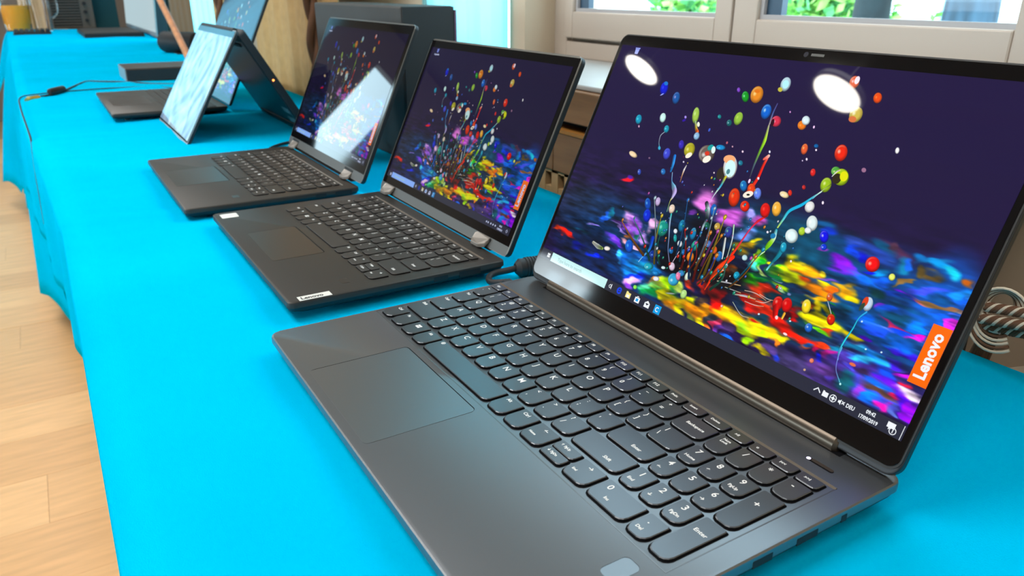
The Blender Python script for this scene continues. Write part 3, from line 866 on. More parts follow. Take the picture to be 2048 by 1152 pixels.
d|558 635 25.7 19.8 118|4048d8 88a8ff
d|618 686 21.2 14.1 124|3828b8 6858e0
d|673 673 31.8 27.7 132|b8b020 f8f8a0
h|681 651 17.6 11.2 -148|fff8e0
d|770 674 43.2 34.7 165|706058 ffffff
h|782 653 20.4 14.4 -152|fff8e8
h|777 702 14.9 11.7 -153|18a0a0
h|772 676 12.7 8.6 172|e03820
h|796 695 15.7 10.1 117|e8fff8
d|827 711 24.0 10.5 -178|1090d8 80e0ff
h|939 714 5.3 3.8 144|ffe0f0
d|952 670 12.4 9.2 154|187898 80f0f0
h|882 724 4.4 3.2 149|d0a0b0
h|848 734 5.6 4.7 119|c06070
d|360 596 30.4 11.6 168|ffe0b0 fff8e0
d|441 529 14.4 9.9 131|3050c0 f0f0ff
d|579 559 16.0 11.5 149|2070c0 a0d8f8
h|846 609 4.3 3.1 143|f0e0e0
h|467 599 6.0 4.0 172|806080
h|668 620 4.8 3.5 155|e0d8f0
h|1025 613 8.7 5.1 98|ffd8ff
l|1062 719 8.3 1047 704 5.8|ffd0c0 ff6050
h|1059 631 6.0 4.4 140|ffe0f0'''
def wallpaper(txt, w=1920, h=1080):
    import numpy as np
    rng = np.random.RandomState(7)
    def hexc(s): return np.array([int(s[i:i+2], 16)/255 for i in (0, 2, 4)], np.float32)
    yy, xx = np.mgrid[0:h, 0:w].astype(np.float32)
    def noise(fx, fy, seed):
        r = np.random.RandomState(seed); g = r.rand(int(fy)+3, int(fx)+3).astype(np.float32)
        X = xx/w*fx; Y = yy/h*fy; i = X.astype(int); j = Y.astype(int)
        a = X-i; b = Y-j; a = a*a*(3-2*a); b = b*b*(3-2*b)
        return (g[j, i]*(1-a)+g[j, i+1]*a)*(1-b)+(g[j+1, i]*(1-a)+g[j+1, i+1]*a)*b-.5
    img = np.zeros((h, w, 3), np.float32)
    img[:] = hexc('1c0f3a'); k = (yy/h)[..., None]
    img = img*(1-k)+hexc('201440')*k
    prims = [l.split('|') for l in txt.strip().split('\n')]
    def box(cx, cy, r):
        return slice(max(0, int(cy-r)), min(h, int(cy+r)+1)), slice(max(0, int(cx-r)), min(w, int(cx+r)+1))
    def ell(p):
        cx, cy, a, b, th = [float(v) for v in p.split()]
        a = max(a, 1.2); b = max(b, 1.2)
        return cx, cy, a, b, np.cos(np.radians(th)), np.sin(np.radians(th))
    def dist(sl, cx, cy, a, b, c, s):
        X = xx[sl]-cx; Y = yy[sl]-cy
        return (X*c+Y*s)/a, (-X*s+Y*c)/b
    warped = False
    def warp(im):
        dx = noise(9, 16, 1)*70+noise(26, 46, 2)*46+noise(80, 110, 5)*16
        dy = noise(7, 12, 3)*40+noise(18, 34, 4)*34+noise(60, 110, 6)*12
        f = np.clip((640-yy)/250, 0, 1)
        X = np.clip(xx+dx*f, 0, w-1).astype(int); Y = np.clip(yy+dy*f, 0, h-1).astype(int)
        im = im[Y, X]
        st = 1+f*(noise(22, 70, 8)*.9+noise(60, 150, 9)*.45)
        st2 = f*np.clip(noise(30, 120, 10)*2.4-.85, 0, 1)*.6
        lum = im.max(2)
        im = im*st[..., None]
        return np.clip(im+(st2*np.clip(lum*1.5-.2, 0, 1))[..., None]*.8, 0, 1)
    for p in prims:
        if p[0] != 's' and not warped: img = warp(img); warped = True
        if p[0] in 'shd':
            cx, cy, a, b, c, s = ell(p[1]); R = max(a, b)*(1.6 if p[0] == 's' else 1.25)+3
            sl = box(cx, cy, R)
            if sl[0].start >= sl[0].stop or sl[1].start >= sl[1].stop: continue
            u, v = dist(sl, cx, cy, a, b, c, s); r = np.sqrt(u*u+v*v)
            cols = p[2].split(); col = hexc(cols[0])
            m = min(a, b)
            if p[0] == 's': al = np.clip(1.45-r*1.0, 0, 1); al = al*al*(3-2*al)
            else: al = np.clip((1-r)*m/1.6+.5, 0, 1)
            al = al[..., None]; base = np.broadcast_to(col, al.shape[:2]+(3,)).copy()
            if p[0] == 'd':
                c2 = hexc(cols[1])
                base *= (1-.6*np.clip((r-.45)/.6, 0, 1)**1.5*np.clip(.6-.5*u, 0.3, 1))[..., None]
                hl = np.clip(1-np.hypot(u-.25, v-.28)/.34, 0, 1)[..., None]**.8
                rim = (np.clip(1-np.abs(r-.82)/.16, 0, 1)*np.clip(u*.9+v*.3, 0, 1))[..., None]
                base = base*(1-hl*.85)+c2*hl*.85; base = base*(1-rim*.55)+c2*rim*.55
            img[sl] = img[sl]*(1-al)+base*al
        else:
            q = np.array([float(v) for v in p[1].split()]).reshape(-1, 3); cols = [hexc(x) for x in p[2].split()]
            n = max(2, int(np.hypot(*(q[1:, :2]-q[:-1, :2]).T).sum()/1.1)); m = len(q)
            t = np.linspace(0, m-1, n)
            def cat(ax):
                P = np.vstack([2*q[0]-q[1], q, 2*q[-1]-q[-2]])[:, ax]; i = np.minimum(t.astype(int), m-2); f = t-i
                p0, p1, p2, p3 = P[i], P[i+1], P[i+2], P[i+3]
                return .5*(2*p1+(p2-p0)*f+(2*p0-5*p1+4*p2-p3)*f*f+(3*p1-p0-3*p2+p3)*f**3)
            X, Y = cat(0), cat(1); Wd = np.interp(t, np.arange(m), q[:, 2])
            tc = t/(m-1)*(len(cols)-1)
            for j in range(n):
                i = min(int(tc[j]), len(cols)-2); f = tc[j]-i; col = cols[i]*(1-f)+cols[i+1]*f
                r0 = max(Wd[j]*.78, 1.3); sl = box(X[j], Y[j], r0+2)
                if sl[0].start >= sl[0].stop or sl[1].start >= sl[1].stop: continue
                dx = xx[sl]-X[j]; dy = yy[sl]-Y[j]; d = np.hypot(dx, dy)/r0
                al = np.clip((1-d)*r0/1.5+.4, 0, 1)[..., None]
                sh = (1-.45*np.clip(-dx/r0, 0, 1)+.0*dy)[..., None]; hl = np.clip(1-np.hypot(dx/r0-.3, dy/r0)/.4, 0, 1)[..., None]*.5
                img[sl] = img[sl]*(1-al)+(np.clip(col*sh, 0, 1)*(1-hl)+hl)*al
    rr = np.random.RandomState(21); pal = [hexc(c) for c in ('e02010', 'f08818', '1878d8', '10a0c8', 'f0f0ff', '18a080', 'd050c0', 'f0d020', '5060e0', 'c0e0f0')]
    def dab(x, y, r0, col, el=1.3):
        sl = box(x, y, r0*el+2)
        if sl[0].start >= sl[0].stop or sl[1].start >= sl[1].stop: return
        d = np.hypot((xx[sl]-x)/r0, (yy[sl]-y)/(r0*el)); al = np.clip((1-d)*r0/1.3+.4, 0, 1)[..., None]; hl = np.clip(1-np.hypot((xx[sl]-x)/r0-.3, (yy[sl]-y)/r0-.3)/.5, 0, 1)[..., None]*.7
        sh = np.clip(1.1-.6*d, .3, 1)[..., None]; img[sl] = img[sl]*(1-al)+(col*sh*(1-hl)+hl)*al
    for k in range(24):
        x = rr.uniform(880, 1180) if k % 2 else rr.uniform(640, 1000); y = rr.uniform(180, 260); tx = x+(x-980)*rr.uniform(.1, .7)+rr.uniform(-30, 30); ty = y+rr.uniform(60, 250); c = pal[rr.randint(len(pal))]; cv = rr.uniform(-25, 25); w0 = rr.uniform(2, 4.5)
        for t in np.linspace(0, 1, 150): dab(x+(tx-x)*t+cv*np.sin(t*3.1), y+(ty-y)*t, w0*(1.5-1.1*t)+.5, c*(.55+.45*t), 1)
        dab(tx, ty+8, rr.uniform(5, 9), c)
    for k in range(120):
        q = rr.rand()**1.3; dab(rr.normal(930, 190), 210+q*420+rr.uniform(-30, 30), rr.uniform(2, 6.5)*(1.2-.5*q), pal[rr.randint(len(pal))])
    return np.clip(img, 0, 1)

pic = wallpaper(WTXT); H_, W_ = pic.shape[:2]
img = bpy.data.images.new('paint_splash', W_, H_, alpha=False); buf = np.ones((H_, W_, 4), np.float32); buf[..., :3] = pic; img.pixels.foreach_set(buf.ravel()); img.update(); img.pack()
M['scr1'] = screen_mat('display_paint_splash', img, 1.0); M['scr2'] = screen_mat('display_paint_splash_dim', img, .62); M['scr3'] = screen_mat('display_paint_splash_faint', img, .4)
for k in ('scr1', 'scr2', 'scr3'): M[k+'dark'] = lit('taskbar_'+k, (.022, .024, .045), 1)
def C_(h): return s2l(h)
lits = dict(box=lit('search_box_glow', C_('c8f4f4'), 1), white=lit('icon_white_glow', C_('f4f8ff'), 1), blue=lit('icon_blue_glow', C_('1040e8'), 1), cyan=lit('icon_cyan_glow', C_('10a0e8'), 1), yellow=lit('icon_yellow_glow', C_('f8e890'), 1), orange=lit('banner_orange_glow', C_('ff6c00'), 1), lilac=lit('icon_lilac_glow', C_('98a8ff'), 1))
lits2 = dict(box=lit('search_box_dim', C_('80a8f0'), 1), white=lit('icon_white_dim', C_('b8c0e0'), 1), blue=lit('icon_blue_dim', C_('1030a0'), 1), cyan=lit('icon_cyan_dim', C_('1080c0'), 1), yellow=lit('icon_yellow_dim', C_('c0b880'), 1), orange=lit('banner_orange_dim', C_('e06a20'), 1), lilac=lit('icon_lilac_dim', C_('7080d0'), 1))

# ---------------------------------------------------------------- laptops
ROWH = .172
def key_rows(numpad):
    k = []; L0 = -.365; g = .026
    def run(y, rights, left, labels, h=ROWH):
        x = left
        for r, s in zip(rights, labels): k.append((x, y, r-x, h, s)); x = r+g
    run(-.62, [-.2093, -.0158, .1777, .371, 1.316, 1.509, 1.695, 1.91], L0, ['Ctrl', 'Fn', '#', 'Alt', '@', 'Alt', 'Ctrl', '\u2190|Home'])
    k.append((1.936, -.62, .19, .078, '\u2193 PgDn')); k.append((1.936, -.534, .19, .086, '\u2191 PgUp'))
    k.append((2.152, -.62, .191, ROWH, '\u2192|End'))
    run(-.406, [-.0113]+[.1792+i*.1905 for i in range(9)]+[1.909, 2.343], L0, ['Shift']+list('ZXCVBNM')+[',<', '.>', '/?', '>Shift'])
    run(-.203, [-.115]+[.0691+i*.1905 for i in range(10)]+[1.976, 2.341], L0, ['Caps']+list('ASDFGHJKL')+[';:', '\'"', '>Enter'])
    run(0, [-.188]+[i*.1905 for i in range(10)]+[1.9, 2.091, 2.343], L0, ['Tab']+list('QWERTYUIOP')+['[{', ']}', '\\|'])
    run(.203, [-.2165]+[-.026+i*.1905 for i in range(12)]+[2.337], L0, ['`~']+['1!', '2@', '3#', '4$', '5%', '6^', '7&', '8*', '9(', '0)', '-_', '=+']+['^Backspace'])
    run(.39, [-.229]+[-.043+i*.1677 for i in range(12)]+[1.971, 2.148, 2.338], L0, ['Esc']+['F%d' % i for i in range(1, 13)]+['PrtSc', 'Insert', 'Delete'], .088)
    if numpad:
        cs = [2.505, 2.666, 2.828, 2.989]; w = .136
        for c, s in zip(cs, ['Num\nLock', '/', '*', '-']): k.append((c-w, .203, w, ROWH, '!'+s))
        for y, ss in ((0, ('7|Home', '8|\u2191', '9|PgUp')), (-.203, ('4|\u2190', '5', '6|\u2192')), (-.406, ('1|End', '2|\u2193', '3|PgDn'))):
            for c, s in zip(cs, ss): k.append((c-w, y, w, ROWH, '!'+s))
        k.append((cs[3]-w, -.203, w, ROWH+.203, '!+')); k.append((cs[3]-w, -.62, w, ROWH+.214, '!Enter'))
        k.append((2.369, -.62, cs[1]-2.369, ROWH, '!0|Ins')); k.append((cs[2]-w, -.62, w, ROWH, '!.|Del'))
        for c, s in zip(cs, ['%>II', '%o', '%I<<', '%>>I']): k.append((c-w-.004, .39, w+.004, .088, s))
    return k
_km = {}
def key_mesh(w, h, top, tag_, hz=.018):
    key = (round(w, 3), round(h, 3), tag_)
    if key in _km: return _km[key]
    r2 = min(.042, h*.4) if h > .1 else min(.03, h*.35)
    def outline(d, z):
        pts = rrect(w-2*d, h-2*d, .012, 3, r2); out = []
        for x, y in pts:
            if y < .02 and h > .1: y -= .010*math.sin(max(0, min(1, x/(w-2*d)))*3.14159)
            out.append(Vector(((x+d)/10, (y+d)/10, z/10)))
        return out
    b = nb(); n = len(outline(0, 0))
    rings = [[b.verts.new(p) for p in outline(-.007, -.0072)], [b.verts.new(p) for p in outline(-.007, -.0066)], [b.verts.new(p) for p in outline(.0, -.0066)], [b.verts.new(p) for p in outline(0, hz-.01-.004)], [b.verts.new(p) for p in outline(.004, hz-.01)]]
    for q, (a, c) in enumerate(zip(rings, rings[1:])):
        for i in range(n):
            f = b.faces.new((a[i], a[(i+1) % n], c[(i+1) % n], c[i])); f.material_index = 0 if q == 3 else 1
    f = b.faces.new(rings[-1]); f.material_index = 0
    me = bpy.data.meshes.new('key'); b.to_mesh(me); b.free(); me.materials.append(top); me.materials.append(M['keyside']); _km[key] = me; return me
def glyph(s, size, keyobj, x, y, z, detail=0, m='legend'):
    me = text_mesh(s, size/10, M[m], spread=.00006)
    o = bpy.data.objects.new('legend', me); COL.objects.link(o); o.parent = keyobj; o.location = (x/10, y/10, z/10); return o
def put_keys(root, ox, oy, oz, numpad, top, tag_, legends):
    for (x, y, w, h, s) in key_rows(numpad):
        me = key_mesh(w, h, top, tag_); o = bpy.data.objects.new('key', me); COL.objects.link(o); o.parent = root
        o.location = P(x+ox, y+oy, oz)-ORG[root.name]; zt_ = .0085
        if not legends or not s: continue
        if s[0] == '%': glyph(s[1:], .028, o, .035, h-.026, zt_); continue
        if s == '#':
            b = nb()
            for i in (0, 1):
                for j in (0, 1): box(b, ((.052+i*.026)/10, (.095+j*.024)/10, zt_/10), ((.074+i*.026)/10, (.115+j*.020)/10, (zt_+.0004)/10))
            me = bpy.data.meshes.new('legend'); bmesh.ops.recalc_face_normals(b, faces=b.faces); b.to_mesh(me); b.free(); me.materials.append(M['legend']); l = bpy.data.objects.new('legend', me); COL.objects.link(l); l.parent = o; continue
        if s == '@': glyph('\u2699', .034, o, .03, h-.012, zt_); continue
        sm = .030; big = .066
        if s[0] == '!':
            q = s[1:].split('|'); glyph(q[0], (.062 if len(q[0]) == 1 else .027 if 'Lock' in q[0] else .036), o, .034 if len(q[0]) > 1 else .045, h-.02 if h < .2 else h-.1, zt_)
            if len(q) > 1: glyph(q[1], sm if len(q[1]) > 1 else .036, o, .030 if w < .2 else w*.35, .062, zt_)
        elif s[0] == '>': glyph(s[1:], .034, o, w-.16, .07, zt_)
        elif s[0] == '^' and len(s) > 2: glyph(s[1:], .034, o, .06, h*.62, zt_)
        elif '|' in s and len(s) > 2: q = s.split('|'); glyph(q[0], .044, o, .075, h-.02, zt_); glyph(q[1], .024, o, .03, .07, zt_)
        elif len(s) == 2 and not s[0] == 'F': glyph(s[0], .054, o, .032, h*.55, zt_); glyph(s[1], .046, o, .04, h-.012, zt_)
        elif h < .1: glyph(s, .026 if len(s) > 3 else .034, o, .03, h-.022, zt_)
        else: glyph(s, big if len(s) == 1 else .036, o, .035, h-.02, zt_)

def plate(pts2, z, th=.0006):
    """thin horizontal plate, outline in decimetres"""
    b = nb(); prism(b, [P(x, y, z) for x, y in pts2], Vector((0, 0, th/10))); return b
def rr_at(x0, y0, x1, y1, r, n=4, r2=None): return [(x0+a, y0+c) for a, c in rrect(x1-x0, y1-y0, r, n, r2)]

class Frame:
    """coordinates on a screen: s along the width, t up the lid, n out of the screen"""
    def __init__(s, x, y, z, ang): s.o = Vector((x, y, z)); s.u = Vector((0, math.cos(ang), math.sin(ang))); s.nr = Vector((0, -math.sin(ang), math.cos(ang)))
    def __call__(s, a, t, n=0): q = s.o+Vector((a, 0, 0))+s.u*t+s.nr*n; return P(*q)
def slab(fr, pts2, n0, n1):
    b = nb(); prism(b, [fr(a, t, n0) for a, t in pts2], fr(0, 0, n1)-fr(0, 0, n0)); return b
def display(name, fr, w, h, m, parent, n=.002):
    b = nb(); vs = [b.verts.new(fr(a, t, n)) for a, t in ((0, 0), (w, 0), (w, h), (0, h))]; f = b.faces.new(vs)
    uvl = b.loops.layers.uv.new('UVMap')
    for l, uv in zip(f.loops, ((0, 0), (1, 0), (1, 1), (0, 1))): l[uvl].uv = uv
    # give the picture panel a real thickness
    back = [b.verts.new(fr(a, t, n-.0015)) for a, t in ((0, 0), (w, 0), (w, h), (0, h))]; b.faces.new(back[::-1])
    for i in range(4): b.faces.new((vs[i], back[i], back[(i+1) % 4], vs[(i+1) % 4]))
    return obj(name, b, m, parent)
def frtext(fr, s, size, a, t, m, parent, name='screen_text', rot=0, n=.0035, spread=.00008, sx=1):
    me = text_mesh(s, size/10, m, spread).copy(); me.name = name
    ur = Vector((1, 0, 0)); uu = Vector(fr.u); X = (ur*math.cos(rot)+uu*math.sin(rot))*sx; Y = -ur*math.sin(rot)+uu*math.cos(rot); Z = fr.nr
    mt = Matrix(((X.x, Y.x, Z.x, 0), (X.y, Y.y, Z.y, 0), (X.z, Y.z, Z.z, 0), (0, 0, 0, 1)))
    root = parent
    while root.parent: root = root.parent
    me.transform(Matrix.Translation(fr(a, t, n)-ORG[root.name]) @ mt)
    o = bpy.data.objects.new(name, me); COL.objects.link(o); o.parent = parent; return o
def sq(fr, a0, t0, a1, t1, m, parent, name, n=.003): return obj(name, slab(fr, [(a0, t0), (a1, t0), (a1, t1), (a0, t1)], n, n+.0006), m, parent)
def desktop(fr, k, disp, LT, darkm, full=True):
    """task bar, icons and the orange banner; k scales the 3.44 dm wide layout"""
    W = 3.44; bar = sq(fr, 0, 0, W*k, .084*k, darkm, disp, 'task_bar', .0025)
    sq(fr, .158*k, .004*k, .918*k, .080*k, LT['box'], disp, 'search_box')
    g = mat('search_hint', (.01, .01, .01), .1, emis=(.30, .50, .50), estr=1); frtext(fr, 'Type here to search', .042*k, .25*k, .062*k, g, disp, 'search_hint', n=.004)
    b = nb()
    for i in (0, 1):
        for j in (0, 1): prism(b, [fr((.095+i*.019+dx)*k, (.024+j*.019+dy)*k, .003) for dx, dy in ((0, 0), (.016, 0), (.016, .016), (0, .016))], fr(0, 0, .0008)-fr(0, 0, 0))
    obj('start_icon', b, LT['white'], disp)
    def ring(cx, cy, r, r1, a0=0, a1=6.2832, n=22, m='white', nm='icon'):
        b = nb(); A = np.linspace(a0, a1, n)
        for p, q in zip(A, A[1:]): prism(b, [fr((cx+c*math.cos(a))*k, (cy+c*math.sin(a))*k, .003) for c, a in ((r1, p), (r, p), (r, q), (r1, q))], fr(0, 0, .0008)-fr(0, 0, 0))
        return obj(nm, b, LT[m], disp)
    def poly(pts, m, nm='icon', n=.003): return obj(nm, slab(fr, [(x*k, y*k) for x, y in pts], n, n+.0006), LT[m] if isinstance(m, str) else m, disp)
    c = .042
    ring(.972, c, .017, .012, n=5, nm='task_view_icon'); poly([(.985, c-.02), (.99, c-.02), (.99, c+.02), (.985, c+.02)], 'white', 'task_view_icon')
    ring(1.085, c, .027, .014, .3, 5.9, m='blue', nm='browser_icon'); poly([(1.065, c-.004), (1.11, c-.004), (1.11, c+.005), (1.065, c+.005)], 'blue', 'browser_icon')
    poly([(1.165, c-.022), (1.218, c-.022), (1.218, c+.018), (1.19, c+.018), (1.183, c+.026), (1.165, c+.026)], 'yellow', 'folder_icon'); poly([(1.178, c-.018), (1.206, c-.018), (1.206, c+.002), (1.178, c+.002)], 'white', 'folder_icon', .004)
    poly([(1.27, c-.024), (1.323, c-.024), (1.323, c+.016), (1.27, c+.016)], 'white', 'shopping_bag_icon'); ring(1.2965, c+.014, .013, .008, 0, 3.14, 9, nm='shopping_bag_icon'); poly([(1.284, c-.014), (1.309, c-.014), (1.309, c+.008), (1.284, c+.008)], 'cyan', 'shopping_bag_icon', .004)
    poly([(1.38, c-.024), (1.434, c-.024), (1.434, c+.010), (1.407, c+.028), (1.38, c+.010)], 'white', 'mail_icon'); poly([(1.388, c+.008), (1.407, c-.008), (1.426, c+.008)], darkm, 'mail_icon', .004)
    poly([(1.487, c-.032), (1.552, c-.032), (1.552, c+.032), (1.487, c+.032)], 'cyan', 'blue_app_icon'); ring(1.519, c, .018, .012, .8, 5.5, m='white', nm='blue_app_icon').location = Vector(fr.nr)*.0001
    # tray
    if full:
        b = nb()
        for sg in (-1, 1): prism(b, [fr((2.899+sg*x)*k, (c+y)*k, .003) for x, y in ((0, .012), (.020, -.008), (.024, -.003), (0, .020))][::sg], fr(0, 0, .0008)-fr(0, 0, 0))
        obj('tray_icon', b, LT['white'], disp)
        poly([(2.935, c-.014), (2.972, c-.014), (2.972, c+.014), (2.948, c+.014), (2.945, c+.019), (2.935, c+.019)], 'white', 'tray_icon')
        ring(3.006, c, .022, .018); ring(3.006, c, .009, .004); poly([(2.986, c-.002), (3.026, c-.002), (3.026, c+.002), (2.986, c+.002)], 'white', 'tray_icon'); poly([(3.004, c-.02), (3.008, c-.02), (3.008, c+.02), (3.004, c+.02)], 'white', 'tray_icon')
        poly([(3.040, c-.007), (3.048, c-.007), (3.058, c-.016), (3.058, c+.016), (3.048, c+.007), (3.040, c+.007)], 'white', 'tray_icon'); frtext(fr, '\u00d7', .042*k, 3.060*k, (c+.02)*k, LT['white'], disp, 'tray_icon')
        frtext(fr, 'DEU', .032*k, 3.092*k, (c+.014)*k, LT['white'], disp, 'language_text', sx=.85)
        frtext(fr, '09:42', .030*k, 3.209*k, (c+.034)*k, LT['white'], disp, 'clock_text', sx=.85); frtext(fr, '17/09/2019', .030*k, 3.177*k, (c-.004)*k, LT['white'], disp, 'date_text', sx=.85)
        poly([(3.34, c-.004), (3.352, c-.004), (3.352, c-.016), (3.364, c-.004), (3.385, c-.004), (3.385, c+.026), (3.34, c+.026)], 'white', 'message_icon'); ring(3.380, c-.014, .020, .016, nm='message_icon'); frtext(fr, '1', .03*k, 3.373*k, (c)*k, LT['white'], disp, 'message_icon', n=.0045)
        poly([(3.427, .002), (3.430, .002), (3.430, .082), (3.427, .082)], 'white', 'tray_icon')
    else:
        for q in (2.93, 2.97, 3.03, 3.08, 3.13): ring(q, c, .012, .002, n=9)
        frtext(fr, '09:42', .030*k, 3.209*k, (c+.034)*k, LT['white'], disp, 'clock_text', sx=.85); frtext(fr, '17/09/2019', .030*k, 3.177*k, (c-.004)*k, LT['white'], disp, 'date_text', sx=.85)
        ring(3.38, c, .02, .015, n=5, nm='message_icon')
    bn = sq(fr, 3.336*k, .302*k, 3.440*k, .632*k, LT['orange'], disp, 'orange_banner', .003)
    frtext(fr, 'Lenovo', .088*k, 3.343*k, .335*k, LT['white'], disp, 'banner_text', rot=math.pi/2, n=.0045, spread=.00028*k, sx=.97)
    b = nb(); tx = [(.196, 1.868), (.232, 1.868), (.238, 1.908), (.190, 1.908)]; obj('recycle_bin_icon', slab(fr, [(x*k, y*k) for x, y in tx], .003, .0036), LT['lilac'], disp); sq(fr, .186*k, 1.911*k, .243*k, 1.920*k, LT['lilac'], disp, 'recycle_bin_icon')
    if not full: frtext(fr, 'Recycle Bin', .032*k, .14*k, 1.855*k, LT['white'], disp, 'icon_caption')

def base_mesh(x0, x1, yf, yb, zt, th, m_top, m_bot, root, r=.09):
    o = rr_at(x0, yf, x1, yb, r, 6)
    b = nb(); n = len(o); cx, cy = (x0+x1)/2, (yf+yb)/2
    def ins(d, z): return [b.verts.new(P(cx+(x-cx)*(1-d*2/(x1-x0)), cy+(y-cy)*(1-d*2/(yb-yf)), z)) for x, y in o]
    rings = [ins(.012, zt), ins(.003, zt-.006), ins(0, zt-.018), ins(.0, zt-.055)]
    b.faces.new(rings[0])
    for a, c in zip(rings, rings[1:]):
        for i in range(n): b.faces.new((a[i], c[i], c[(i+1) % n], a[(i+1) % n]))
    b.faces.new(rings[-1][::-1]); d = obj('deck', b, m_top, root, smooth=30)
    b = nb(); rings = [ins(.006, zt-.055), ins(.02, zt-.09), ins(.10, zt-th+.01), ins(.14, zt-th)]
    b.faces.new(rings[0])
    for a, c in zip(rings, rings[1:]):
        for i in range(n): b.faces.new((a[i], c[i], c[(i+1) % n], a[(i+1) % n]))
    b.faces.new(rings[-1][::-1]); obj('bottom_shell', b, m_bot, root, smooth=30)
    for x in (x0+.35, x1-.35):
        for y in (yf+.3, yb-.3):
            b = nb(); prism(b, [P(px_, py_, ZC+.001) for px_, py_ in rr_at(x-.18, y-.05, x+.18, y+.05, .045)], Vector((0, 0, (zt-th-ZC+.002)/10))); obj('rubber_foot', b, M['rubber'], root)
    return d

# ---- front laptop (with number pad)
def near_laptop():
    x0, x1, yf, yb, zt = -.43, 3.165, -1.508, .905, -.010
    root = thing('laptop', 'large grey laptop nearest the camera, with number pad and vivid paint-splash screen', 'laptop', P((x0+x1)/2, -.3, ZC), 'laptops along the table')
    deck = base_mesh(x0, x1, yf, yb, zt, .145, M['deck'], M['lidback'], root)
    put_keys(root, 0, 0, -.0015, True, M['keytop'], 'a', True)
    # recess border round the keyboard
    b = nb(); prism(b, [P(-.415, .497, zt), P(3.03, .497, zt), P(3.03, .512, zt+.006), P(-.415, .512, zt+.006)], Vector((0, .006/10, -.004/10))); obj('keyboard_edge', b, M['chrome'], root)
    for q in (((-.392, -.662, zt), (3.03, -.655, zt+.0012)), ((-.400, -.655, zt), (-.393, .50, zt+.0012)), ((3.024, -.655, zt), (3.030, .5, zt+.001))): obj('keyboard_edge', D(*q), mat('satin_edge', (.15, .15, .155), .3, .7), root)
    # touch pad
    obj('touchpad_gap', plate(rr_at(.330, -1.432, 1.372, -.708, .035), zt, .0006), M['keyside'], root)
    obj('touchpad', plate(rr_at(.338, -1.436, 1.376, -.716, .032), zt, .0018), M['deck'], root)
    obj('fingerprint_gap', plate(rr_at(2.853, -.902, 2.958, -.733, .03), zt, .0006), M['keyside'], root)
    obj('fingerprint_reader', plate(rr_at(2.856, -.905, 2.960, -.736, .03), zt, .0014), M['deck'], root)
    # power slit and led
    b = plate(rr_at(2.755, .603, 2.93, .633, .015), zt, .0008); obj('power_button', b, M['keyside'], root)
    obj('power_button_top', plate(rr_at(2.785, .612, 2.925, .636, .012), zt, .0022), mat('power_button_metal', (.12, .09, .07), .35, .7), root)
    obj('power_led', plate(rr_at(2.758, .606, 2.782, .630, .011), zt, .0026), lit('power_led_glow', (.75, .70, 1), 2.5), root)
    # hinge bar
    b = nb(); n = 16; A = np.linspace(0, 6.2832, n, endpoint=False); xsb = [-.10, -.085, 2.79, 2.81]; rr = [.062, .082, .082, .062]; rings = []
    for x, r in zip(xsb, rr): rings.append([b.verts.new(P(x, .868+r*math.cos(a)*1.12, .010+r*math.sin(a)*.95)) for a in A])
    for a, c in zip(rings, rings[1:]):
        for i in range(n): b.faces.new((a[i], a[(i+1) % n], c[(i+1) % n], c[i]))
    b.faces.new(rings[0]); b.faces.new(rings[-1][::-1]); obj('hinge_bar', b, M['bar'], root, smooth=40)
    obj('hinge_recess', D((-.14, .775, zt), (2.85, .99, zt+.0012)), M['keyside'], root)
    # side ports on the right
    for y0, y1 in ((-.25, -.12), (.05, .2), (.38, .42)): obj('port', D((x1-.004, y0, -.075), (x1+.002, y1, -.035)), M['black'], root)
    fr = Frame(-.329, .872, .203, 1.1403)
    b = slab(fr, rrect(3.545, 2.235, .085, 7), -.068, -.012); 
    for v in b.verts: v.co += fr(-.052, -.2)-fr(0, 0)
    lid = obj('lid', b, mat('dark_lid_metal', (.03, .03, .032), .35, .6), root, bevel=.0012, seg=3)
    b = slab(fr, rrect(3.535, 2.195, .075, 7), -.012, -.004)
    for v in b.verts: v.co += fr(-.047, -.165)-fr(0, 0)
    rim = obj('lid_rim', b, mat('rim_dark_grey', (.016, .015, .014), .5, .2), root)
    b = slab(fr, rrect(3.515, 2.17, .065, 7), -.004, 0)
    for v in b.verts: v.co += fr(-.037, -.150)-fr(0, 0)
    gl = obj('cover_glass', b, M['glass'], root, bevel=.0002)
    dp = display('display', fr, 3.44, 1.935, M['scr1'], root); desktop(fr, 1.0, dp, lits, M['scr1dark'])
    b = nb(); pts = [fr(1.86+.018*math.cos(a), 1.983+.018*math.sin(a), .0005) for a in np.linspace(0, 6.28, 18, endpoint=False)]; prism(b, pts, fr(0, 0, .001)-fr(0, 0, 0)); obj('webcam', b, mat('lens_dark', (.02, .02, .03), .1), root)
    sq(fr, 1.90, 1.975, 2.0, 1.992, mat('camera_slider', (.05, .05, .045), .4), root, 'webcam_slider', .0005)
    return root
near_laptop()

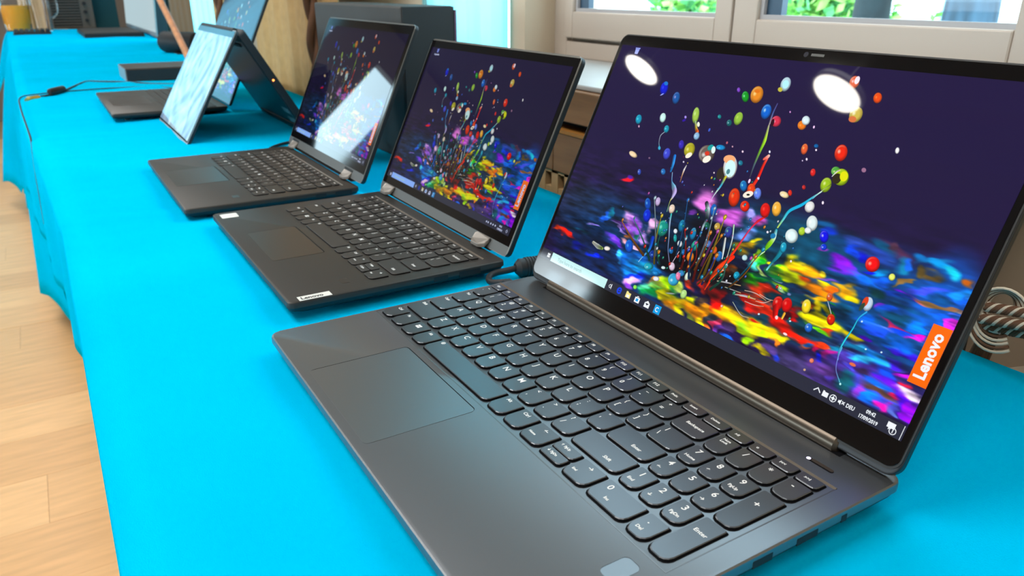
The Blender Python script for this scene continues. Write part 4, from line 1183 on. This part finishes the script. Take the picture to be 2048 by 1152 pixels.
# ---- two convertible laptops with visible hinges
def convertible(label, ox, oy, x0, x1, yf, yb, fr, tlen, chin, dw, d0, scr, dark, LT, hx, legends, stick):
    root = thing('laptop', label, 'laptop', P((x0+x1)/2, -.3, ZC), 'laptops along the table'); zt = -.010
    base_mesh(x0, x1, yf, yb, zt, .145, M['deck2'], M['lidback'], root, .06)
    put_keys(root, ox, oy, -.0035, False, M['keytop2'], 'b', legends)
    b = nb(); prism(b, [P(ox-.40, oy+.50, zt), P(ox+2.37, oy+.50, zt), P(ox+2.37, oy+.516, zt+.006), P(ox-.40, oy+.516, zt+.006)], Vector((0, .0005, -.0004))); obj('keyboard_edge', b, mat('grey_bevel', (.28, .25, .22), .35, .8), root)
    tx = x0+.97
    obj('touchpad_gap', plate(rr_at(tx, oy+yf_tp[0], tx+1.02, oy+yf_tp[1], .03), zt, .0006), M['keyside'], root)
    obj('touchpad', plate(rr_at(tx+.008, oy+yf_tp[0]-.004, tx+1.024, oy+yf_tp[1]-.008, .03), zt, .0018), mat('touchpad_brown_grey', (.06, .052, .046), .35, .5), root)
    b = nb()
    for k in range(2): tube(b, [P(tx+.02, oy+yf_tp[1]-.01, zt+.001), P(tx+1.0, oy+yf_tp[1]-.01, zt+.001)], .0004, 6)
    obj('touchpad_edge', b, M['chin'], root)
    obj('fingerprint_reader', plate(rr_at(ox+2.17, oy-.87, ox+2.29, oy-.79, .01), zt, .0014), mat('fingerprint_grey', (.04, .038, .036), .35, .4), root)
    obj('port', D((x1-.004, .1, -.08), (x1+.003, .24, -.035)), M['black'], root); obj('port', D((x1-.004, .36, -.085), (x1+.003, .58, -.03)), M['black'], root)
    if stick:
        obj('processor_sticker', plate(rr_at(x0+.09, -1.16, x0+.27, -.975, .02), zt, .0016), M['sticker'], root)
        frs = Frame(0, 0, 0, 0)
        o = obj('brand_label', plate([(x1-.105, -1.125), (x1-.008, -1.125), (x1-.008, -.845), (x1-.105, -.845)], zt, .0016), M['sticker'], root)
        me = text_mesh('Lenovo', .0078, M['ink'], .0002).copy(); me.name = 'label_text'; me.transform(Matrix.Translation(P(x1-.092, -1.105, zt+.0025)-ORG[root.name]) @ Matrix.Rotation(math.pi/2, 4, 'Z') @ Matrix.Scale(.82, 4, (1, 0, 0))); q = bpy.data.objects.new('label_text', me); COL.objects.link(q); q.parent = o
    W = fr_w
    b = slab(fr, rrect(W, tlen, .07, 6), -.062, -.010); obj('lid', b, M['lidback'], root, bevel=.001)
    b = slab(fr, rrect(W, tlen, .07, 6), -.010, -.003); obj('lid_rim', b, mat('rim_grey', (.20, .19, .17), .3, .7), root)
    b = slab(fr, [(.02, chin), (W-.02, chin), (W-.02, tlen-.02), (.02, tlen-.02)], -.003, .001); obj('cover_glass', b, M['glass'], root)
    sq(fr, .02, .005, W-.02, chin, M['chin'], root, 'lower_bezel', -.003)
    f2 = Frame(*(fr.o+Vector((d0[0], 0, 0))+fr.u*d0[1]), 0); f2.u = fr.u; f2.nr = fr.nr
    dp = display('display', f2, dw, dw*9/16, scr, root, .0028)
    f3 = Frame(*(f2.o+f2.nr*.0012), 0); f3.u = fr.u; f3.nr = fr.nr
    desktop(f3, dw/3.44, dp, LT, dark, False)
    for x in hx:
        b = nb(); n = 14
        pts = [(x-.125, .0), (x-.14, .05), (x-.13, .085), (x+.13, .085), (x+.14, .05), (x+.125, .0), (x+.07, -.055), (x-.07, -.055)]
        prism(b, [P(a, fr.o.y-.030+c*.9, zt+.012+.055*(c > .01)) for a, c in pts], Vector((0, 0, .004))); obj('hinge', b, M['hinge'], root, bevel=.0008)
        obj('hinge_slot', slab(fr, [(x-fr.o.x-.15, chin*.62), (x-fr.o.x+.15, chin*.62), (x-fr.o.x+.15, chin*.86), (x-fr.o.x-.15, chin*.86)], -.002, .0035), M['black'], root)
    obj('hinge_recess', D((hx[0]-.2, fr.o.y-.01, zt), (hx[1]+.2, fr.o.y+.09, zt+.001)), M['black'], root)
    return root
yf_tp = (-1.23, -.72); a2 = R(65.3); fr_w = 3.19
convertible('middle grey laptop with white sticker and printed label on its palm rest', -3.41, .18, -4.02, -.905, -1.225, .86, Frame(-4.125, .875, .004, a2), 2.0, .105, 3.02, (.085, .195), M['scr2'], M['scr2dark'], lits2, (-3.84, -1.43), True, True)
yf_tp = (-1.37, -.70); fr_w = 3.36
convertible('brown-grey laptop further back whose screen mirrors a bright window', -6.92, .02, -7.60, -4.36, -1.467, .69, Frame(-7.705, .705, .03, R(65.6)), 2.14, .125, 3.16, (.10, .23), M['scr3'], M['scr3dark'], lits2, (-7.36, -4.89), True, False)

# ---- tent-folded laptop
def tent():
    root = thing('laptop', 'convertible laptop folded like a tent, pale screen facing the aisle', 'laptop', P(-11.1, .4, ZC), 'laptops along the table')
    fr = Frame(-12.75, -.63, ZC, math.atan2(1.9, 1.1)); W, T = 3.33, 2.19
    obj('lid', slab(fr, rrect(W, T, .07, 6), -.06, -.008), M['lidback'], root, bevel=.001)
    obj('lid_rim', slab(fr, rrect(W, T, .07, 6), -.008, -.002), M['silver'], root)
    obj('cover_glass', slab(fr, rrect(W-.04, T-.06, .05, 6), -.002, .002), M['glass'], root).location = (fr(.02, .04)-fr(0, 0))
    m = mat('pale_swirl_display', (.01, .01, .01), .05); nt = m.node_tree; b_ = nt.nodes['Principled BSDF']
    uv = nt.nodes.new('ShaderNodeUVMap'); mp = nt.nodes.new('ShaderNodeMapping'); mp.inputs['Location'].default_value = (-.5, -.42, 0); mp.inputs['Scale'].default_value = (1, .62, 1)
    nz = nt.nodes.new('ShaderNodeTexNoise'); nz.inputs['Scale'].default_value = 3.2; nz.inputs['Distortion'].default_value = 2.2; nz.inputs['Detail'].default_value = 4
    wv = nt.nodes.new('ShaderNodeTexWave'); wv.wave_type = 'RINGS'; wv.rings_direction = 'SPHERICAL'; wv.inputs['Scale'].default_value = 2.6; wv.inputs['Distortion'].default_value = 3.5; wv.inputs['Detail'].default_value = 2
    r1 = nt.nodes.new('ShaderNodeValToRGB'); r1.color_ramp.elements[0].color = (.07, .16, .34, 1); r1.color_ramp.elements[0].position = .36; r1.color_ramp.elements[1].color = (.50, .80, .86, 1); r1.color_ramp.elements[1].position = .6
    e = r1.color_ramp.elements.new(.8); e.color = (.80, .70, .66, 1)
    mxn = nt.nodes.new('ShaderNodeMix'); mxn.data_type = 'RGBA'; mxn.inputs[0].default_value = .4
    r2 = nt.nodes.new('ShaderNodeValToRGB'); r2.color_ramp.elements[0].color = (.30, .42, .62, 1); r2.color_ramp.elements[1].color = (.75, .92, .95, 1)
    L = nt.links.new; L(uv.outputs[0], mp.inputs[0]); L(mp.outputs[0], nz.inputs[0]); L(mp.outputs[0], wv.inputs[0]); L(nz.outputs[0], r1.inputs[0]); L(wv.outputs[1], r2.inputs[0])
    L(r1.outputs[0], mxn.inputs[6]); L(r2.outputs[0], mxn.inputs[7]); L(mxn.outputs[2], b_.inputs['Emission Color']); b_.inputs['Emission Strength'].default_value = .95
    f2 = Frame(*(fr.o+Vector((.06, 0, 0))+fr.u*.07), 0); f2.u = fr.u; f2.nr = fr.nr
    display('display', f2, W-.12, 1.98, m, root, .004)
    # keyboard half, leaning the other way
    up = Vector((0, -1.1, 1.9)).normalized(); fb = Frame(-12.75, 1.62, ZC, 0); fb.u = up; fb.nr = Vector((0, -1.9, -1.1)).normalized()
    obj('keyboard_half', slab(fb, rrect(W, 2.17, .07, 6), -.07, .075), M['lidback'], root, bevel=.0015)
    obj('bottom_plate', slab(fb, [(.06, .06), (W-.06, .06), (W-.06, 2.0), (.06, 2.0)], .075, .082), mat('teal_black_plate', (.012, .022, .028), .3, .3), root)
    for k in range(2): obj('label_sticker', slab(fb, [(2.7, .25+k*.22), (3.15, .25+k*.22), (3.15, .36+k*.22), (2.7, .36+k*.22)], .082, .084), M['silver'], root)
    for t in (.15, 1.9): obj('rubber_foot', slab(fb, [(.3, t), (W-.3, t), (W-.3, t+.06), (.3, t+.06)], .082, .1), M['rubber'], root)
    obj('status_led', slab(fb, [(3.29, 1.18), (3.34, 1.18), (3.34, 1.21), (3.29, 1.21)], .0, .03), lit('orange_led', (1, .25, .05), 6), root)
    b = nb(); tube(b, [P(-12.6, .50, 1.70), P(-9.7, .50, 1.70)], .005, 12); obj('hinge', b, M['dark'], root, smooth=40)
tent()

# ---- laptop behind the tent
def back_laptop():
    x0, x1, yf, yb, zt = -16.9, -12.82, -1.50, .82, -.010
    root = thing('laptop', 'dark laptop partly hidden behind the tent-folded one, its screen tilted back', 'laptop', P((x0+x1)/2, -.3, ZC), 'laptops along the table')
    base_mesh(x0, x1, yf, yb, zt, .13, M['deck2'], M['black'], root, .06)
    obj('touchpad', plate(rr_at(-15.6, -1.35, -14.1, -.55, .03), zt, .0016), mat('touchpad_grey', (.075, .065, .06), .35, .4), root)
    b = nb()
    for r in range(6):
        for k in range(15): box(b, P(-16.7+k*.255, -.40+r*.17, zt), P(-16.7+k*.255+.225, -.40+r*.17+.14, zt+.012))
    o = obj('keyboard', b, M['keytop2'], root); o['kind'] = 'stuff'
    fr = Frame(-16.95, .84, .0, R(64)); W, T = 4.13, 2.72
    obj('lid', slab(fr, rrect(W, T, .08, 6), -.06, -.004), M['black'], root, bevel=.001)
    obj('cover_glass', slab(fr, [(.02, .02), (W-.02, .02), (W-.02, T-.02), (.02, T-.02)], -.004, 0), M['glass'], root)
    f2 = Frame(*(fr.o+Vector((.08, 0, 0))+fr.u*.14), 0); f2.u = fr.u; f2.nr = fr.nr
    display('display', f2, 3.97, 2.3, M['scr2'], root, .003)
back_laptop()

# ---------------------------------------------------------------- other things on the tables
# dark computer case
cc = thing('computer_case', 'big dark grey computer case standing behind the two middle laptops', 'computer case', P(-8, 2.7, ZC))
obj('casing', D((-10.25, 2.15, ZC), (-6.12, 3.03, 2.16)), M['caseg'], cc, bevel=.003)
obj('side_panel', D((-6.12, 2.17, ZC+.02), (-6.09, 3.02, 2.15)), M['dark'], cc)
obj('back_trim', D((-6.14, 3.03, ZC), (-6.08, 3.06, 2.10)), mat('mauve_trim', (.13, .08, .14), .5), cc)
# docking box
db = thing('docking_box', 'flat dark box with grey left end behind the hidden laptop', 'dock', P(-19, .3, ZC))
bb = lambda a, b_: D(a, b_)
obj('casing', D((-22.5, -.42, ZC), (-20.6, 2.0, .20)), mat('brown_black_plastic', (.045, .036, .032), .45), db, bevel=.002)
obj('front_panel', D((-20.6, -.40, ZC+.02), (-20.56, 1.98, .16)), M['lidback'], db)
obj('end_cap', D((-22.48, -.44, ZC+.02), (-20.62, -.42, .19)), M['silver'], db)
# small speaker / projector
sp = thing('portable_speaker', 'small black portable speaker with grey end, below the orange stick', 'speaker', P(-30, 2.6, ZC))
ax0, ax1 = P(-31.9, 2.25, .28), P(-30.4, 3.3, .28); b = nb(); tube(b, [ax0, ax0.lerp(ax1, .04), ax0.lerp(ax1, .96), ax1], [.038, .043, .043, .038], 24); obj('body', b, M['black'], sp, smooth=40)
b = nb(); tube(b, [ax0+(ax0-ax1)*.03, ax0-(ax0-ax1)*.02], [.030, .036], 8); obj('end_cap', b, M['silver'], sp)
b = nb(); box(b, P(-31.6, 2.5, ZC), P(-30.5, 3.1, -.12)); obj('base', b, M['black'], sp)
# orange stick
b = nb(); tube(b, [P(-26.3, 2.30, -.10), P(-29, 2.33, .87), P(-31.6, 2.30, 1.96), P(-34.5, 2.28, 3.1)], [.013, .013, .013, .013], 12); tag(obj('wooden_stick', b, M['stick'], smooth=40), 'orange wooden stick leaning diagonally between the all-in-one computer and tent laptop', 'stick')
# all in one computer
ai = thing('all_in_one_computer', 'open computer with a bright white screen and thick dark edge on the far table', 'computer', P(-48, 3, ZC))
fr = Frame(-57.2, 3.30, -.05, R(86)); W, T = 15.0, 8.4
obj('housing', slab(fr, [(0, 0), (W-.2, 0), (W-.2, 5), (0, 5)], -.60, -.06), M['lidback'], ai)
obj('screen_border', slab(fr, [(0, 0), (W-.2, 0), (W-.2, 5), (0, 5)], -.06, 0), M['silver'], ai)
ms = mat('screen_reflection_glow', (.02, .02, .02), .1, emis=(.45, .58, .62), estr=1, nscale=.8); display('display', fr, W-.35, 4.9, ms, ai, .01).location = fr(.05, .2)-fr(0, 0)  # pale reflection on this screen is given as emission
obj('keyboard_base', D((-52.0, -.05, ZC), (-45.0, 3.0, .06)), M['black'], ai, bevel=.003)
obj('keyboard_deck', D((-51.9, .0, .06), (-45.1, 2.95, .08)), M['caseg'], ai)
# grille heater
gh = thing('louvred_heater', 'taupe appliance with horizontal louvres and round knobs at the far end', 'heater', P(-57.8, 0, ZC))
obj('casing', D((-59.4, -1.15, ZC), (-57.9, 1.45, 4)), M['slat'], gh, bevel=.004)
for k in range(22): obj('louvre', bx(Vector((0, 0, 0)), Vector((.012, .165, .006)), Matrix.Translation(P(-57.9, -1.05, -.05+k*.18)) @ Matrix.Rotation(.4, 4, 'Y')), M['slat'], gh)
for k in range(5):
    b = nb(); c = P(-57.9, .95, .35+k*.55); tube(b, [c, c+Vector((.03, 0, 0))], .012, 14); obj('knob', b, M['black'], gh)
obj('dark_backplate', D((-57.9, -1.08, ZC+.1), (-57.85, .62, 3.9)), M['black'], gh)
b = D((-60, 1.5, -7), (-59.7, 3.1, 5)); tag(obj('teal_screen_panel', b, mat('dark_teal_cloth', (.01, .09, .12), .9)), 'dark teal panel standing between the louvred heater and the white screen', 'panel')
# juice pitcher
gm = mat('clear_glass', (1, 1, 1), .02); gm.node_tree.nodes['Principled BSDF'].inputs['Transmission Weight'].default_value = 1; gm.node_tree.nodes['Principled BSDF'].inputs['IOR'].default_value = 1.25
jm = mat('orange_juice', (.95, .42, .01), .4, nscale=4, namt=.06)
def glass(name, label, cat, x, y, r, h, fill, m, handle=True):
    t = thing(name, label, cat, P(x, y, ZC)); c = P(x, y, ZC)
    b = nb(); lathe(b, c, [(r*.86, .0), (r*.9, .004), (r, h*.6), (r*.97, h), (r*.93, h), (r*.95, h*.6), (r*.84, .008)], 28); obj('vessel', b, gm, t, smooth=50)
    if fill: b = nb(); lathe(b, c, [(r*.82, .009), (r*.93, h*.6*fill), (r*.935, h*fill)], 28); obj('juice', b, m, t, smooth=50)
    if handle: b = nb(); tube(b, catmull([c+Vector((0, r*.95, h*.8)), c+Vector((0, r*1.6, h*.75)), c+Vector((0, r*1.65, h*.4)), c+Vector((0, r*.95, h*.25))], 6), .005, 8); obj('handle', b, gm, t, smooth=True)
glass('juice_pitcher', 'glass pitcher of orange juice at the far left end of the tables', 'pitcher', -55.5, -3.15, .082, .26, .60, jm, False)
glass('glass_jug', 'empty clear glass jug with handle next to the orange juice', 'jug', -54.5, -1.75, .055, .30, 0, jm)
# number pad
kp = thing('number_pad', 'small black keypad with rounded keys on the far cloth near the juice', 'keypad', P(-50.3, -2.6, ZC))
obj('base', D((-51.3, -3.45, ZC+.002), (-49.8, -1.50, -.02)), M['black'], kp, bevel=.004)
for i in range(7):
    for j in range(3): obj('key', D((-51.2+j*.48, -3.4+i*.27, -.02), (-50.8+j*.48, -3.18+i*.27, .15)), M['caseg'] if i < 5 else M['dark'], kp, bevel=.003)
# table paper / napkin left of the pad
# charging cable with brass plug
cb = thing('charging_cable', 'thin black cable with ferrite bead and brass plug near the cloth edge', 'cable', P(-18, -2.5, ZC))
def Z(u): return [P(x, y, ZC+.025) for x, y in u]
b = nb(); pts = Z([(-17.75, -2.80), (-18.1, -2.59), (-18.7, -2.23), (-20.1, -1.81), (-21.1, -1.47), (-20.9, -1.12), (-20.3, -.39), (-19.6, .06), (-19.2, .5), (-18.6, 1.1), (-17.6, 1.5)])
tube(b, catmull(pts, 8), .0028, 8); obj('cord', b, M['black'], cb, smooth=True)
b = nb(); p0, p1 = Z([(-18.3, -2.48), (-18.95, -2.12)]); d_ = (p1-p0); tube(b, [p0, p0+d_*.08, p1-d_*.08, p1], [.005, .009, .009, .005], 16); obj('ferrite_bead', b, M['black'], cb, smooth=40).location = (0, 0, .006)
b = nb(); p0, p1 = Z([(-17.65, -2.86), (-17.35, -3.0)]); tube(b, [p0, p1], .005, 12); b2 = b; tube(b, [p0+Vector((.012, -.01, 0)), p0+Vector((-.01, .012, 0))], .007, 10); obj('plug', b, M['gold'], cb, smooth=40)
b = nb(); pts = [P(x, y, z) for x, y, z in [(-15.5, .9, -.15), (-18.5, .3, -.15), (-19.0, -.9, -.15), (-18.9, -1.9, -.15), (-18.6, -2.7, -.15), (-18.1, -3.12, -.15), (-16.1, -3.13, -.15), (-12.9, -3.02, -.16), (-11.3, -2.97, -.2), (-10.9, -3.0, -.6), (-10.8, -3.05, -1.6)]]
tube(b, catmull(pts, 8), .0016, 6); tag(obj('security_cord', b, M['black'], smooth=True), 'thin dark cord running along the table edge beside the brass plug', 'cord')
# power cable of the middle laptop with ribbed strain relief
pc = thing('power_cable', 'black power cable with ribbed ferrite between the middle and nearest laptops', 'cable', P(-.6, 1.1, ZC))
b = nb(); pts = [P(*q) for q in [(-.83, .93, -.08), (-.845, .84, -.09), (-.87, .75, -.10), (-.855, .66, -.11), (-.78, .60, -.12), (-.68, .59, -.11), (-.58, .62, -.08), (-.52, .64, -.06)]]
tube(b, catmull(pts, 8), .0030, 10); obj('cord', b, M['rubber'], pc, smooth=True)
obj('plug', D((-.54, .60, -.085), (-.425, .68, -.035)), M['rubber'], pc, bevel=.001)
E0, E1 = P(-.83, .92, -.08), P(-.77, 1.24, -.08); b = nb(); tube(b, [E0, E0.lerp(E1, .12), E0.lerp(E1, .88), E1], [.005, .0088, .0088, .005], 20); obj('ferrite_core', b, M['rubber'], pc, smooth=40)
for k in range(6):
    b = nb(); q = E0.lerp(E1, .34+k*.09); dd = (E1-E0).normalized()*.0014; tube(b, [q-dd*.7, q+dd*.7], .0096, 20); obj('rib', b, M['rubber'], pc, smooth=40)
b = nb(); tube(b, catmull([E1, E1+Vector((.008, .02, 0)), E1+Vector((.01, .08, -.005)), E1+Vector((.03, .14, -.007))], 6), .0030, 10); obj('cord', b, M['rubber'], pc, smooth=True)
# cable behind the brown-grey laptop
b = nb(); pts = [P(*q) for q in [(-7.62, .45, -.06), (-8.1, .5, -.12), (-8.5, .8, -.14), (-8.7, 1.15, -.14), (-9.1, 1.55, -.14), (-9.4, 1.9, -.14), (-8.8, 2.7, -.15)]]
tube(b, catmull(pts, 8), .0028, 8); tag(obj('laptop_cable', b, M['rubber'], smooth=True), 'black cable looping out behind the brown-grey laptop beside the tent laptop', 'cable')
# short aux cord with bright plug in the gap between the two convertibles
